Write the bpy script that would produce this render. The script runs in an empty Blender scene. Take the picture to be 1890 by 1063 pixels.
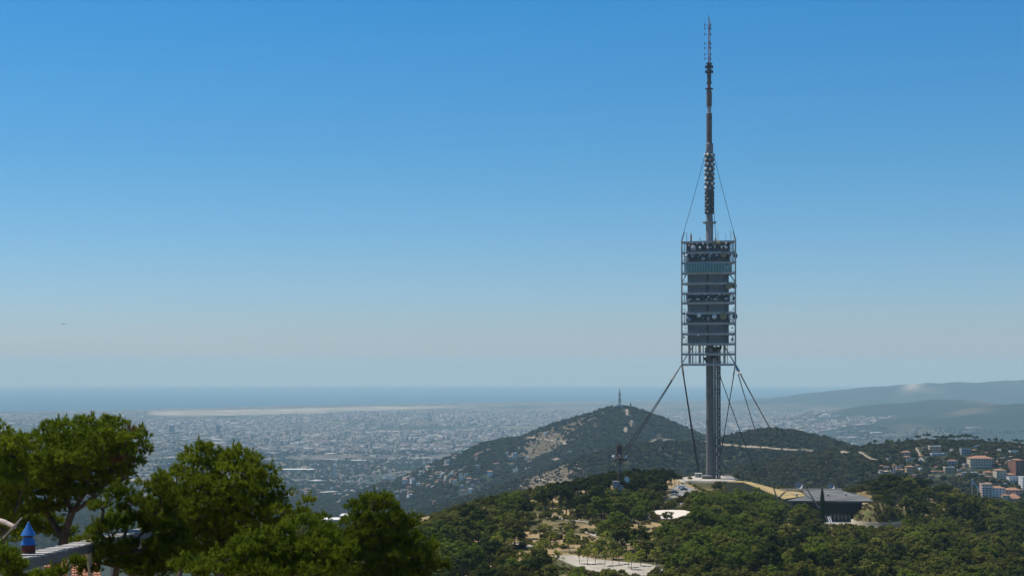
import bpy, math, random
import numpy as np
from mathutils import Vector, Matrix
random.seed(7); rng = np.random.default_rng(7)
scene = bpy.context.scene
COL = scene.collection

# ------------------------------------------------------------------ camera, sky, sun, exposure
FPX, CX, EY, CAMZ, RE = 2970.0, 945.0, 677.0, 512.0, 7.43e6      # focal length in photo pixels, eye level row, metres above the sea
cam = bpy.data.cameras.new('camera'); cam_o = bpy.data.objects.new('camera', cam); COL.objects.link(cam_o)
cam_o.location = (0, 0, CAMZ); cam_o.rotation_euler = (math.pi/2, 0, 0)
cam.sensor_width = 36; cam.lens = FPX/1890*36; cam.shift_y = (EY-531.5)/1890
cam.clip_start = 0.5; cam.clip_end = 200000
scene.camera = cam_o

SUN_EL, SUN_AZ = math.radians(62), math.radians(-62)              # azimuth measured clockwise from +Y
sd = Vector((math.sin(SUN_AZ)*math.cos(SUN_EL), math.cos(SUN_AZ)*math.cos(SUN_EL), math.sin(SUN_EL)))
w = bpy.data.worlds.new('World'); scene.world = w; w.use_nodes = True
nt = w.node_tree; bg = nt.nodes['Background']; bg.inputs['Strength'].default_value = 0.102
sky = nt.nodes.new('ShaderNodeTexSky'); sky.sky_type = 'NISHITA'; sky.sun_disc = False
sky.sun_elevation = SUN_EL; sky.sun_rotation = SUN_AZ % (2*math.pi)
sky.altitude = 500; sky.air_density = 1.0; sky.dust_density = 0.3; sky.ozone_density = 2.0
tc = nt.nodes.new('ShaderNodeTexCoord'); sx = nt.nodes.new('ShaderNodeSeparateXYZ'); mx = nt.nodes.new('ShaderNodeMath'); mx.operation = 'MAXIMUM'; mx.inputs[1].default_value = 0.004
cx = nt.nodes.new('ShaderNodeCombineXYZ'); nt.links.new(tc.outputs['Generated'], sx.inputs[0]); nt.links.new(sx.outputs[2], mx.inputs[0])       # below the eye level the sky goes on as at the horizon
for _i in (0, 1): nt.links.new(sx.outputs[_i], cx.inputs[_i])
nt.links.new(mx.outputs[0], cx.inputs[2]); nt.links.new(cx.outputs[0], sky.inputs[0])
gr = nt.nodes.new('ShaderNodeValToRGB'); el = gr.color_ramp.elements; el.new(.5); el.new(.5); el.new(.5); el.new(.5)                    # the deep blue of this clear sky, paler towards the horizon
for e, (p, c) in zip(el, [(0, (.50,.59,.80)), (.018, (.50,.62,.86)), (.045, (.455,.640,.90)), (.127, (.285,.63,.88)), (.22, (.18,.635,.94)), (.5, (.19,.62,.93))]): e.position = p; e.color = (*c, 1)
nt.links.new(sx.outputs[2], gr.inputs[0])
ml = nt.nodes.new('ShaderNodeMix'); ml.data_type = 'RGBA'; ml.blend_type = 'MULTIPLY'; ml.inputs[0].default_value = 1
nt.links.new(sky.outputs[0], ml.inputs[6]); nt.links.new(gr.outputs[0], ml.inputs[7]); nt.links.new(ml.outputs[2], bg.inputs['Color'])
sl = bpy.data.lights.new('sun', 'SUN'); sl.energy = 5.0; sl.angle = math.radians(0.5); sl.color = (1, 0.95, 0.87)
so = bpy.data.objects.new('sun', sl); COL.objects.link(so); so.rotation_euler = sd.to_track_quat('Z', 'Y').to_euler()
vs = scene.view_settings; vs.view_transform = 'Standard'; vs.look = 'None'; vs.gamma = 1; vs.use_curve_mapping = False; vs.exposure = 0.18
scene.cycles.max_bounces = 5; scene.cycles.diffuse_bounces = 2; scene.cycles.glossy_bounces = 2
scene.cycles.transmission_bounces = 4; scene.cycles.volume_bounces = 1; scene.cycles.transparent_max_bounces = 8

# ------------------------------------------------------------------ helpers
def P(px, row, d):
    """a point seen at photo pixel (px,row) standing d metres away"""
    return ((px-CX)/FPX*d, d, CAMZ-(row-EY)/FPX*d)

def curve_drop(x, y): return (x*x+y*y)/(2*RE)

def fnoise(x, y, s=0):
    xi = np.floor(x).astype(np.int64); yi = np.floor(y).astype(np.int64)
    fx = x-xi; fy = y-yi; fx = fx*fx*(3-2*fx); fy = fy*fy*(3-2*fy)
    def hsh(a, b):
        n = (a*374761393+b*668265263+s*1442695041) & 0xffffffff
        n = ((n ^ (n >> 13))*1274126177) & 0xffffffff
        return ((n ^ (n >> 16)) & 0xffff)/65535.0
    return (hsh(xi, yi)*(1-fx)+hsh(xi+1, yi)*fx)*(1-fy)+(hsh(xi, yi+1)*(1-fx)+hsh(xi+1, yi+1)*fx)*fy

def fbm(x, y, s=0, o=4):
    v = 0; a = .5
    for k in range(o):
        v = v+a*(fnoise(x, y, s+k*17)-.5); x = x*2.03+11.3; y = y*2.03+5.7; a *= .5
    return v

def smax(a, b, k): return .5*(a+b+np.sqrt((a-b)**2+k*k))
def sstep(a, b, x):
    t = np.clip((x-a)/(b-a), 0, 1); return t*t*(3-2*t)

def ridge(X, Y, pts, slope, wd):
    out = np.full(X.shape, -1e4)
    for (x0, y0, z0), (x1, y1, z1) in zip(pts[:-1], pts[1:]):
        dx, dy = x1-x0, y1-y0
        t = np.clip(((X-x0)*dx+(Y-y0)*dy)/(dx*dx+dy*dy), 0, 1)
        d = np.hypot(X-x0-t*dx, Y-y0-t*dy)
        out = np.maximum(out, z0+t*(z1-z0)-slope*(np.sqrt(d*d+wd*wd)-wd))
    return out

RIDGE_A = [P(*q) for q in [(800,868,4900),(870,832,4800),(960,802,4750),(1060,773,4700),(1100,763,4700),(1143,751,4700),(1170,760,4700),(1200,771,4700),(1250,793,4700),(1300,812,4700),(1360,835,4700)]]
SPUR_A = [P(*q) for q in [(1143,752,4700),(1120,790,4350),(1075,825,4100),(1030,855,3900)]]
SPUR_A2 = [P(*q) for q in [(960,803,4750),(930,835,4450),(900,862,4200)]]
RIDGE_B = [P(*q) for q in [(900,940,2900),(985,895,3000),(1060,862,3050),(1130,838,3050),(1190,816,3000),(1260,814,3000),(1330,812,3000),(1390,800,3000),(1430,793,3000),(1480,803,3000),(1520,818,2950),(1575,835,2850),(1640,862,2700)]]
RIDGE_C = [P(*q) for q in [(1560,850,2500),(1610,838,2350),(1680,826,2250),(1740,819,2200),(1800,822,2200),(1890,826,2200),(2200,830,2200)]]
RIDGE_F1 = [P(*q) for q in [(1300,757,23000),(1430,747,22500),(1500,738,22000),(1600,728,22000),(1650,716,22000),(1700,715,22000),(1745,706,22000),(1800,703,22000),(1890,699,22000),(2200,690,22000)]]
RIDGE_F2 = [P(*q) for q in [(1540,786,13000),(1610,765,13500),(1650,746,14000),(1700,733,14000),(1740,729,14000),(1800,737,14000),(1850,752,13500),(1900,752,13000),(2150,735,13000)]]
RIDGE_F3 = [P(*q) for q in [(1780,765,11500),(1850,752,11500),(1910,742,11500),(2150,725,11500)]]
RIDGE_F1 = [(x,y,z+curve_drop(x,y)) for x,y,z in RIDGE_F1]; RIDGE_F2 = [(x,y,z+curve_drop(x,y)) for x,y,z in RIDGE_F2]; RIDGE_F3 = [(x,y,z+curve_drop(x,y)) for x,y,z in RIDGE_F3]

def plateau(X, Y):
    z = np.interp(Y, [-2000,-300,-60,0,50,75,100,200,350,450,550,735,850,1000,1100], [380,440,490,499,499,497,492,471,451,448,445.2,444.5,443,442,440])
    right = np.interp(Y, [0,300,500,850,1100], [40,90,60,70,110])
    z = z-.115*np.maximum(0, X-right)
    # mound with the trees right of the flat-roofed building, and the cut its terrace stands in
    def bump(px, d, h, sx, sy):
        cx = (px-CX)/FPX*d; return h*np.exp(-((X-cx)/sx)**2-((Y-d)/sy)**2)
    z = z+bump(1690,985,9,40,55)+bump(1620,960,5,25,40)+bump(1100,690,1.5,25,30)
    left = np.interp(Y, [-500,0,300,450,600,700,800,900,1000,1100], [-200,-70,-60,-62,-78,-50,-5,25,72,95])
    far = np.interp(X, [-100,60,110,150,250,400], [760,1010,1045,1040,1060,1075])
    dl = np.maximum(0, left-X); df = np.maximum(0, Y-far)
    dist = np.hypot(dl, df)
    z = z-.42*(np.sqrt(dist**2+64)-8)
    return z+fbm(X/30, Y/30, 3, 3)*1.6

PADS = []      # (polygon in world, level) flattened areas, filled in below
def in_poly(X, Y, poly):
    ins = np.zeros(X.shape, bool); n = len(poly)
    for i in range(n):
        x0, y0 = poly[i][:2]; x1, y1 = poly[(i+1) % n][:2]
        if y0 == y1: continue
        c = ((y0 > Y) != (y1 > Y)) & (X < (x1-x0)*(Y-y0)/(y1-y0)+x0)
        ins ^= c
    return ins
def poly_dist(X, Y, poly):
    out = np.full(X.shape, 1e9); n = len(poly)
    for i in range(n):
        x0, y0 = poly[i][:2]; x1, y1 = poly[(i+1) % n][:2]; dx, dy = x1-x0, y1-y0
        t = np.clip(((X-x0)*dx+(Y-y0)*dy)/(dx*dx+dy*dy+1e-9), 0, 1)
        out = np.minimum(out, np.hypot(X-x0-t*dx, Y-y0-t*dy))
    out[in_poly(X, Y, poly)] = 0
    return out

def height(X, Y):
    X = np.asarray(X, float); Y = np.asarray(Y, float)
    r = np.hypot(X, Y)
    base = np.interp(r, [0,1000,1600,2500,3500,4500,5300,6200,7500,9500,100000], [260,250,190,150,128,102,75,42,16,8,7])
    side = sstep(-25, 60, np.degrees(np.arctan2(X, Y)))      # the range rises to the right
    base = base+np.interp(r, [0,1500,3000,9000], [0,0,1,0])*0
    rough = np.interp(r, [0,1200,2500,5500,8000], [0,.3,1,.8,0])
    base = base+fbm(X/900, Y/900, 5, 4)*120*rough
    coast = coast_dist(X, Y)
    base = np.where(coast > 0, -np.minimum(30, coast*.05)-1, base)
    hn = fbm(X/420, Y/420, 21, 5)
    rav = np.abs(fbm(X/260, Y/260, 33, 4))
    A = ridge(X, Y, RIDGE_A, .42, 60); A = np.maximum(A, ridge(X, Y, SPUR_A, .5, 40)); A = np.maximum(A, ridge(X, Y, SPUR_A2, .5, 60))
    B = ridge(X, Y, RIDGE_B, .36, 50)
    C = ridge(X, Y, RIDGE_C, .19, 60)
    gul = np.abs(fbm(X/130, Y/130, 57, 3))
    h = smax(base, A+hn*24*np.clip((392-A)/60, 0, 1)-rav*42*np.clip((388-A)/70, 0, 1)-gul*16*np.clip((390-A)/40, 0, 1), 12)
    h = smax(h, B+hn*22*np.clip((392-B)/50, 0, 1)-rav*42*np.clip((392-B)/60, 0, 1)-gul*14*np.clip((392-B)/40, 0, 1), 8)
    h = smax(h, C+hn*10-rav*6+2, 6)
    F = np.maximum(ridge(X, Y, RIDGE_F1, .10, 300), ridge(X, Y, RIDGE_F2, .16, 250)); F = np.maximum(F, ridge(X, Y, RIDGE_F3, .14, 250))
    F = F+fbm(X/2500, Y/2500, 41, 4)*np.clip(F, 0, 70)*1.0-np.abs(fbm(X/1300, Y/1300, 47, 5))*np.clip(F, 0, 90)*2.2
    h = np.where((r > 9000) & (coast < 0), smax(h, F, 8), h)
    D = plateau(X, Y)
    h = smax(h, D, 2.0)
    for poly, lev, soft in PADS:
        x0 = min(p[0] for p in poly)-soft-1; x1 = max(p[0] for p in poly)+soft+1; y0 = min(p[1] for p in poly)-soft-1; y1 = max(p[1] for p in poly)+soft+1
        m = (X > x0) & (X < x1) & (Y > y0) & (Y < y1)
        if m.any():
            d = poly_dist(X[m], Y[m], poly); t = 1-sstep(0, soft, d)
            L = lev(X[m], Y[m]) if callable(lev) else lev
            h[m] = h[m]*(1-t)+L*t
    return h

# coast seen as photo pixels (px,row) -> a line on the sea level
_cp = [(-2500,800),(-600,766),(0,760),(250,757),(450,751),(640,747),(900,742.5),(1200,740.5),(1440,739),(1800,738),(2600,738)]
def _sea_d(row):
    a = 1/(2*RE); b = -(row-EY)/FPX; return (-b-math.sqrt(b*b-4*a*CAMZ))/(2*a)
COAST = [((px-CX)/FPX*_sea_d(r), _sea_d(r)) for px, r in _cp]
_cx = np.array([c[0]/c[1] for c in COAST]); _cy = np.array([c[1] for c in COAST])
def coast_dist(X, Y):
    """positive seaward"""
    ang = np.where(Y > 1, X/np.maximum(Y, 1), -9)
    d = Y-np.interp(ang, _cx, _cy)-fbm(X/1800, Y/1800, 77, 4)*500
    return np.where(Y > 1, d, -1e5)

def H(x, y): return float(height(np.array([x], float), np.array([y], float))[0])
def HZ(x, y): return H(x, y)-curve_drop(x, y)
def ground_at(pts, dmin=120, dmax=60000):
    """where the view rays through photo pixels first meet the terrain"""
    pts = np.asarray(pts, float); ds = dmin*(dmax/dmin)**(np.linspace(0, 1, 900))
    X = (pts[:, 0:1]-CX)/FPX*ds[None]; Y = np.broadcast_to(ds[None], X.shape)
    Z = CAMZ-(pts[:, 1:2]-EY)/FPX*ds[None]
    hz = height(X.copy(), Y.copy())-curve_drop(X, Y)
    hit = Z < hz; idx = np.argmax(hit, 1); res = []
    for i, k in enumerate(idx):
        if not hit[i, k]: res.append(None); continue
        k = max(k, 1); a = Z[i, k-1]-hz[i, k-1]; b = hz[i, k]-Z[i, k]; t = a/(a+b+1e-9)
        d = ds[k-1]+t*(ds[k]-ds[k-1]); x = (pts[i, 0]-CX)/FPX*d
        res.append((x, d, CAMZ-(pts[i, 1]-EY)/FPX*d))
    return res

# ---- materials
def mat_new(name):
    m = bpy.data.materials.new(name); m.use_nodes = True
    return m, m.node_tree, m.node_tree.nodes['Principled BSDF']
def N(nt, t, **kw):
    n = nt.nodes.new(t)
    for k, v in kw.items(): setattr(n, k, v)
    return n
_mats = {}
def mat(name, c, rough=.7, var=.15, scale=2.0, metal=0.0, bump=0.0, c2=None, spec=.3):
    """plain painted / concrete / metal surface with a fine uneven tone"""
    if name in _mats: return _mats[name]
    m, nt, b = mat_new(name)
    geo = N(nt, 'ShaderNodeTexCoord'); no = N(nt, 'ShaderNodeTexNoise'); no.inputs['Scale'].default_value = scale; no.inputs['Detail'].default_value = 6
    nt.links.new(geo.outputs['Object'], no.inputs['Vector'])
    mix = N(nt, 'ShaderNodeMix', data_type='RGBA'); cr = N(nt, 'ShaderNodeMapRange'); cr.inputs[1].default_value = .3; cr.inputs[2].default_value = .7
    nt.links.new(no.outputs[0], cr.inputs[0]); nt.links.new(cr.outputs[0], mix.inputs[0])
    d = c2 or tuple(x*(1-2*var) for x in c)
    mix.inputs[6].default_value = (*d, 1); mix.inputs[7].default_value = (*[min(1, x*(1+var)) for x in c], 1)
    nt.links.new(mix.outputs[2], b.inputs['Base Color'])
    b.inputs['Roughness'].default_value = rough; b.inputs['Metallic'].default_value = metal; b.inputs['Specular IOR Level'].default_value = spec
    if bump:
        bp = N(nt, 'ShaderNodeBump'); bp.inputs['Strength'].default_value = bump; nt.links.new(no.outputs[0], bp.inputs['Height']); nt.links.new(bp.outputs[0], b.inputs['Normal'])
    _mats[name] = m; return m

def np_mesh(name, V, F, mats=(), fmat=None, smooth=False, attrs=None, fcol=None, vcol=None):
    V = np.asarray(V, np.float32); F = np.asarray(F, np.int32); me = bpy.data.meshes.new(name)
    k = F.shape[1]; n = F.shape[0]
    me.vertices.add(len(V)); me.vertices.foreach_set('co', V.ravel())
    me.loops.add(n*k); me.loops.foreach_set('vertex_index', F.ravel())
    me.polygons.add(n); me.polygons.foreach_set('loop_start', np.arange(0, n*k, k, dtype=np.int32))
    try: me.polygons.foreach_set('loop_total', np.full(n, k, np.int32))
    except Exception: pass
    for m in mats: me.materials.append(m)
    if fmat is not None: me.polygons.foreach_set('material_index', np.asarray(fmat, np.int32))
    me.update(calc_edges=True)
    if smooth: me.polygons.foreach_set('use_smooth', np.ones(n, bool))
    for an, (dom, arr) in (attrs or {}).items():
        a = me.attributes.new(an, 'FLOAT', dom); a.data.foreach_set('value', np.asarray(arr, np.float32))
    if fcol is not None:
        a = me.attributes.new('col', 'FLOAT_COLOR', 'FACE'); a.data.foreach_set('color', np.c_[fcol, np.ones(n)].astype(np.float32).ravel())
    if vcol is not None:
        a = me.attributes.new('col', 'FLOAT_COLOR', 'POINT'); a.data.foreach_set('color', np.c_[vcol, np.ones(len(V))].astype(np.float32).ravel())
    return me

class MB:
    """collects shapes and links them as one mesh object"""
    def __init__(s): s.v = []; s.f = []; s.m = []
    def add(s, vs, fs, mi=0):
        o = len(s.v); s.v += [tuple(v) for v in vs]; s.f += [tuple(i+o for i in f) for f in fs]; s.m += [mi]*len(fs)
    def box(s, c, size, rz=0, mi=0, taper=1):
        hx, hy, hz = size[0]/2, size[1]/2, size[2]/2; cs, sn = math.cos(rz), math.sin(rz); vs = []
        for sz in (-1, 1):
            k = taper if sz > 0 else 1
            for sx, sy in ((-1,-1),(1,-1),(1,1),(-1,1)):
                x, y = sx*hx*k, sy*hy*k; vs.append((c[0]+x*cs-y*sn, c[1]+x*sn+y*cs, c[2]+sz*hz))
        s.add(vs, [(3,2,1,0),(4,5,6,7),(0,1,5,4),(1,2,6,5),(2,3,7,6),(3,0,4,7)], mi)
    def tube(s, p0, p1, r0, r1=None, n=8, mi=0, caps=True):
        r1 = r0 if r1 is None else r1
        p0 = Vector(p0); p1 = Vector(p1); d = (p1-p0)
        if d.length < 1e-6: return
        d.normalize(); a = d.orthogonal().normalized(); b = d.cross(a); vs = []
        for p, r in ((p0, r0), (p1, r1)):
            for i in range(n):
                t = 2*math.pi*i/n; vs.append(p+a*math.cos(t)*r+b*math.sin(t)*r)
        fs = [(i, (i+1) % n, n+(i+1) % n, n+i) for i in range(n)]
        if caps: fs += [tuple(range(n-1, -1, -1)), tuple(range(n, 2*n))]
        s.add(vs, fs, mi)
    def path(s, pts, r, n=6, mi=0):
        for a, b in zip(pts[:-1], pts[1:]): s.tube(a, b, r, r, n, mi)
    def lathe(s, prof, c=(0,0,0), n=16, mi=0, axis=None):
        vs = []; ax = Vector(axis or (0,0,1)).normalized(); a = ax.orthogonal().normalized(); b = ax.cross(a); c = Vector(c)
        for r, z in prof:
            for i in range(n):
                t = 2*math.pi*i/n; vs.append(c+ax*z+a*math.cos(t)*r+b*math.sin(t)*r)
        fs = []
        for j in range(len(prof)-1):
            fs += [(j*n+i, j*n+(i+1) % n, (j+1)*n+(i+1) % n, (j+1)*n+i) for i in range(n)]
        fs += [tuple(range(n-1, -1, -1)), tuple(range((len(prof)-1)*n, len(prof)*n))]
        s.add(vs, fs, mi)
    def prism(s, poly, z0, z1, mi=0, ztop=None):
        n = len(poly); vs = [(p[0], p[1], z0) for p in poly]+[(p[0], p[1], z1 if ztop is None else ztop[i]) for i, p in enumerate(poly)]
        a = sum(poly[i][0]*poly[(i+1) % n][1]-poly[(i+1) % n][0]*poly[i][1] for i in range(n))
        idx = list(range(n)) if a > 0 else list(range(n))[::-1]
        fs = [tuple(reversed(idx)), tuple(i+n for i in idx)]
        fs += [(idx[i], idx[(i+1) % n], idx[(i+1) % n]+n, idx[i]+n) for i in range(n)]
        s.add(vs, fs, mi)
    def build(s, name, mats, parent=None, smooth=False, loc=None):
        me = bpy.data.meshes.new(name); me.from_pydata(s.v, [], s.f)
        if not isinstance(mats, (list, tuple)): mats = [mats]
        for m in mats: me.materials.append(m)
        me.polygons.foreach_set('material_index', s.m)
        if smooth: me.polygons.foreach_set('use_smooth', [True]*len(s.f))
        me.update(); o = bpy.data.objects.new(name, me); COL.objects.link(o)
        if parent: o.parent = parent
        if loc: o.location = loc
        return o

def tag(o, label=None, cat=None, group=None, kind=None):
    if label: o['label'] = label
    if cat: o['category'] = cat
    if group: o['group'] = group
    if kind: o['kind'] = kind
    return o
def thing(name, label, cat, loc=(0,0,0), rz=0, group=None):
    o = bpy.data.objects.new(name, None); COL.objects.link(o); o.location = loc; o.rotation_euler = (0, 0, rz); o.empty_display_size = .5
    return tag(o, label, cat, group)
def link(name, me, parent=None, loc=None, rz=0, sc=None):
    o = bpy.data.objects.new(name, me); COL.objects.link(o)
    if parent: o.parent = parent
    if loc is not None: o.location = loc
    if rz: o.rotation_euler = (0, 0, rz)
    if sc: o.scale = sc if isinstance(sc, tuple) else (sc, sc, sc)
    return o

# ------------------------------------------------------------------ pads (levelled ground), all traced where they stand
def zpoly(pts, z):
    """photo pixels on the level plane z -> world polygon"""
    out = []
    for px, row in pts:
        d = (CAMZ-z)*FPX/(row-EY); out.append(((px-CX)/FPX*d, d))
    return out
PLAZA = zpoly([(1018,1026),(1060,1024),(1100,1032),(1150,1037),(1190,1040),(1260,1052),(1290,1063),(1240,1072),(1150,1066),(1100,1055),(1060,1044)], 445.2)
ROAD = zpoly([(1252,893.5),(1262,893.5),(1275,900.5),(1292,906.5),(1318,914),(1304,919.5),(1284,924),(1264,931),(1240,930),(1236,919),(1240,910),(1238,903)], 442.6)
APRON = zpoly([(1250,886.0),(1258,881),(1275,879.2),(1300,877.0),(1330,876.8),(1348,879.2),(1362,885.6),(1352,889.6),(1320,891),(1285,891),(1262,891)], 442.6)
TANK = zpoly([(1192,949),(1198,944),(1215,941.5),(1240,941),(1262,941.5),(1277,944.5),(1282,949),(1272,953.5),(1255,956.5),(1232,957.5),(1208,956.5),(1196,953)], 446.2)
ROOF_NL, ROOF_NR = P(1452,923,852), P(1612,924.5,852)
TERRACE = zpoly([(1478,962),(1520,961),(1585,961),(1660,961),(1674,966),(1640,972.5),(1560,973),(1500,972)], 430.0)
BLDG_GROUND = zpoly([(1440,925),(1600,925),(1612,962),(1450,962)], 430.0)
PADS += [(PLAZA, 445.2, 14), (ROAD, 442.6, 12), (APRON, 442.6, 14), ([(p[0], p[1]) for p in TANK], 443.8, 10),
         (TERRACE, 430.0, 16), (BLDG_GROUND, 430.0, 10)]

# ------------------------------------------------------------------ forest cover (0..1), shared by the ground colour and the trees
def gmask(X, Y, g, sx, sy):
    return np.exp(-((X-g[0])/sx)**2-((Y-g[1])/sy)**2)
_g = ground_at([(1010,880),(1000,828),(900,800),(1060,790),(1220,812),(1300,816),(1500,832),(1040,850),(1155,765),(1100,870),(1720,870)])
def cover(X, Y):
    n = fbm(X/160, Y/160, 61, 4)
    f = np.clip(1.0+n*1.3, 0, 1)
    for g, sx, sy, a in ((_g[0],65,240,1.2),(_g[1],60,130,.9),(_g[2],210,280,.95),(_g[3],190,160,.6),(_g[4],36,40,.8),(_g[5],60,22,.4),(_g[7],30,70,.5)):
        if g: f = f-a*gmask(X, Y, g, sx, sy)*(1+n*1.2)
    r = np.hypot(X, Y)
    hh = height(X, Y)
    f = f*(1-sstep(5600, 7200, r+fbm(X/700, Y/700, 90, 3)*2600))
    far = (r > 9000)
    return np.where(far, np.clip((hh-40)/60, 0, .9), np.clip(f, 0, 1))

# ------------------------------------------------------------------ ground: one sheet to beyond the horizon
aang = np.concatenate([np.linspace(-180, -30, 26), np.linspace(-30, -19.5, 14)[1:-1], np.linspace(-19.5, 19.5, 470), np.linspace(19.5, 30, 14)[1:-1], np.linspace(30, 180, 26)])
aang = aang[:-1]
rr = np.concatenate([[4], np.geomspace(8, 340, 50), np.arange(345, 1160, 3.2), np.geomspace(1170, 5600, 280), np.geomspace(5700, 14000, 70), np.geomspace(14300, 30000, 60), np.geomspace(31000, 91000, 16)])
AA, RR = np.meshgrid(np.radians(aang), rr)
GX = RR*np.sin(AA); GY = RR*np.cos(AA)
GH = height(GX, GY); GZ = GH-curve_drop(GX, GY)
na, nr = len(aang), len(rr)
V = np.stack([GX, GY, GZ], -1).reshape(-1, 3)
ii, jj = np.meshgrid(np.arange(nr-1), np.arange(na), indexing='ij')
j2 = (jj+1) % na
Fq = np.stack([ii*na+jj, ii*na+j2, (ii+1)*na+j2, (ii+1)*na+jj], -1).reshape(-1, 4)[:, ::-1]
fc = cover(GX, GY)
def lerp(a, b, t): return a+(b-a)*t[..., None]
c_for = np.array([.030, .036, .017]); c_dry = np.array([.14, .112, .07]); c_scrub = np.array([.095, .078, .048])
n2 = fbm(GX/55, GY/55, 71, 4)
colr = lerp(np.broadcast_to(c_dry, GX.shape+(3,)), c_scrub, np.clip(.62+n2*2.5, 0, 1))
colr = lerp(colr, c_for, sstep(.2, .6, fc+n2*.4))
near = (RR < 1200)
cn = lerp(np.broadcast_to(np.array([.075,.07,.03]), GX.shape+(3,)), np.array([.28,.20,.10]), sstep(-.06, .12, fbm(GX/24, GY/24, 83, 4)+.03))
colr = np.where(near[..., None], cn, colr)
farhill = (RR > 9000)
colr = np.where(farhill[..., None], lerp(np.broadcast_to(np.array([.022,.03,.022]), GX.shape+(3,)), np.array([.10,.088,.06]), sstep(.0, .3, fbm(GX/450, GY/450, 19, 5))), colr)
q = P(1690,722,22000)
colr = lerp(colr, np.array([.5,.44,.36]), np.clip(.6*np.exp(-((GX-q[0]-.35*(GY-q[1]))/110)**2-((GY-q[1]+300)/700)**2), 0, 1))
plain = sstep(5600, 7200, RR+fbm(GX/700, GY/700, 90, 3)*2600)*(1-sstep(35, 70, GH))
ground_me = np_mesh('ground', V, Fq, smooth=True, vcol=colr.reshape(-1, 3), attrs={'plain': ('POINT', plain.ravel())})

m, nt, b = mat_new('ground_cover')
at = N(nt, 'ShaderNodeAttribute', attribute_name='col'); ap = N(nt, 'ShaderNodeAttribute', attribute_name='plain')
geo = N(nt, 'ShaderNodeNewGeometry')
def vscale(vec, s):
    n = N(nt, 'ShaderNodeVectorMath', operation='MULTIPLY'); n.inputs[1].default_value = s; nt.links.new(vec, n.inputs[0]); return n.outputs[0]
def noise(vec, sc, det=5, rough=.6):
    n = N(nt, 'ShaderNodeTexNoise'); n.inputs['Scale'].default_value = sc; n.inputs['Detail'].default_value = det; n.inputs['Roughness'].default_value = rough; nt.links.new(vec, n.inputs['Vector']); return n.outputs[0]
def ramp(fac, stops, interp='LINEAR'):
    n = N(nt, 'ShaderNodeValToRGB'); n.color_ramp.interpolation = interp; e = n.color_ramp.elements
    while len(e) < len(stops): e.new(.5)
    for el, (p, c) in zip(e, stops): el.position = p; el.color = (*c, 1)
    nt.links.new(fac, n.inputs[0]); return n.outputs[0]
def mix(f, a, bb, bt='MIX'):
    n = N(nt, 'ShaderNodeMix', data_type='RGBA', blend_type=bt)
    if isinstance(f, float): n.inputs[0].default_value = f
    else: nt.links.new(f, n.inputs[0])
    for s, v in ((6, a), (7, bb)):
        if isinstance(v, tuple): n.inputs[s].default_value = (*v, 1)
        else: nt.links.new(v, n.inputs[s])
    return n.outputs[2]
def mrange(f, a, b_, c=0., d=1.):
    n = N(nt, 'ShaderNodeMapRange'); nt.links.new(f, n.inputs[0]); 
    for k, v in enumerate((a, b_, c, d)): n.inputs[k+1].default_value = v
    return n.outputs[0]
def vor(vec, sc, feat='F1', out='Color', rnd=1.0):
    n = N(nt, 'ShaderNodeTexVoronoi', feature=feat); n.inputs['Scale'].default_value = sc; n.inputs['Randomness'].default_value = rnd; nt.links.new(vec, n.inputs['Vector']); return n.outputs[out]
pos = geo.outputs['Position']
flat = vscale(pos, (1, 1, 0))
fine = mrange(noise(flat, .9, 6), .3, .7, .6, 1.4)
med = mrange(noise(flat, .12, 5), .3, .7, .75, 1.25)
slopec = mix(1.0, at.outputs['Color'], mix(1.0, fine, med, 'MULTIPLY'), 'MULTIPLY')
# the plain: fields, blocks of roofs, groves and roads, each cell its own tone
rot = N(nt, 'ShaderNodeMapping'); rot.inputs['Rotation'].default_value = (0, 0, .5); nt.links.new(flat, rot.inputs[0]); rv = rot.outputs[0]
c1 = vor(rv, 1/260, rnd=.9); c2 = vor(rv, 1/70, rnd=.85); c3 = vor(rv, 1/900)
s1 = N(nt, 'ShaderNodeSeparateColor'); nt.links.new(c1, s1.inputs[0]); s2 = N(nt, 'ShaderNodeSeparateColor'); nt.links.new(c2, s2.inputs[0]); s3 = N(nt, 'ShaderNodeSeparateColor'); nt.links.new(c3, s3.inputs[0])
fields = ramp(s1.outputs[0], [(0,(.05,.062,.03)),(.25,(.085,.09,.045)),(.45,(.13,.115,.07)),(.62,(.20,.16,.10)),(.8,(.07,.085,.04)),(.93,(.28,.24,.17))], 'CONSTANT')
urban = ramp(s2.outputs[0], [(0,(.10,.095,.085)),(.2,(.17,.14,.12)),(.4,(.23,.17,.13)),(.55,(.08,.085,.06)),(.68,(.30,.27,.24)),(.82,(.17,.15,.14)),(.94,(.5,.48,.45))], 'CONSTANT')
um = mrange(noise(flat, 1/2600, 3), .44, .54)
pl = mix(um, fields, urban)
tone = mrange(noise(flat, 1/400, 4), .3, .7, .75, 1.25)
pl = mix(1.0, pl, tone, 'MULTIPLY'); pl = mix(1.0, pl, (.5,.5,.47), 'MULTIPLY')
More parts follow.
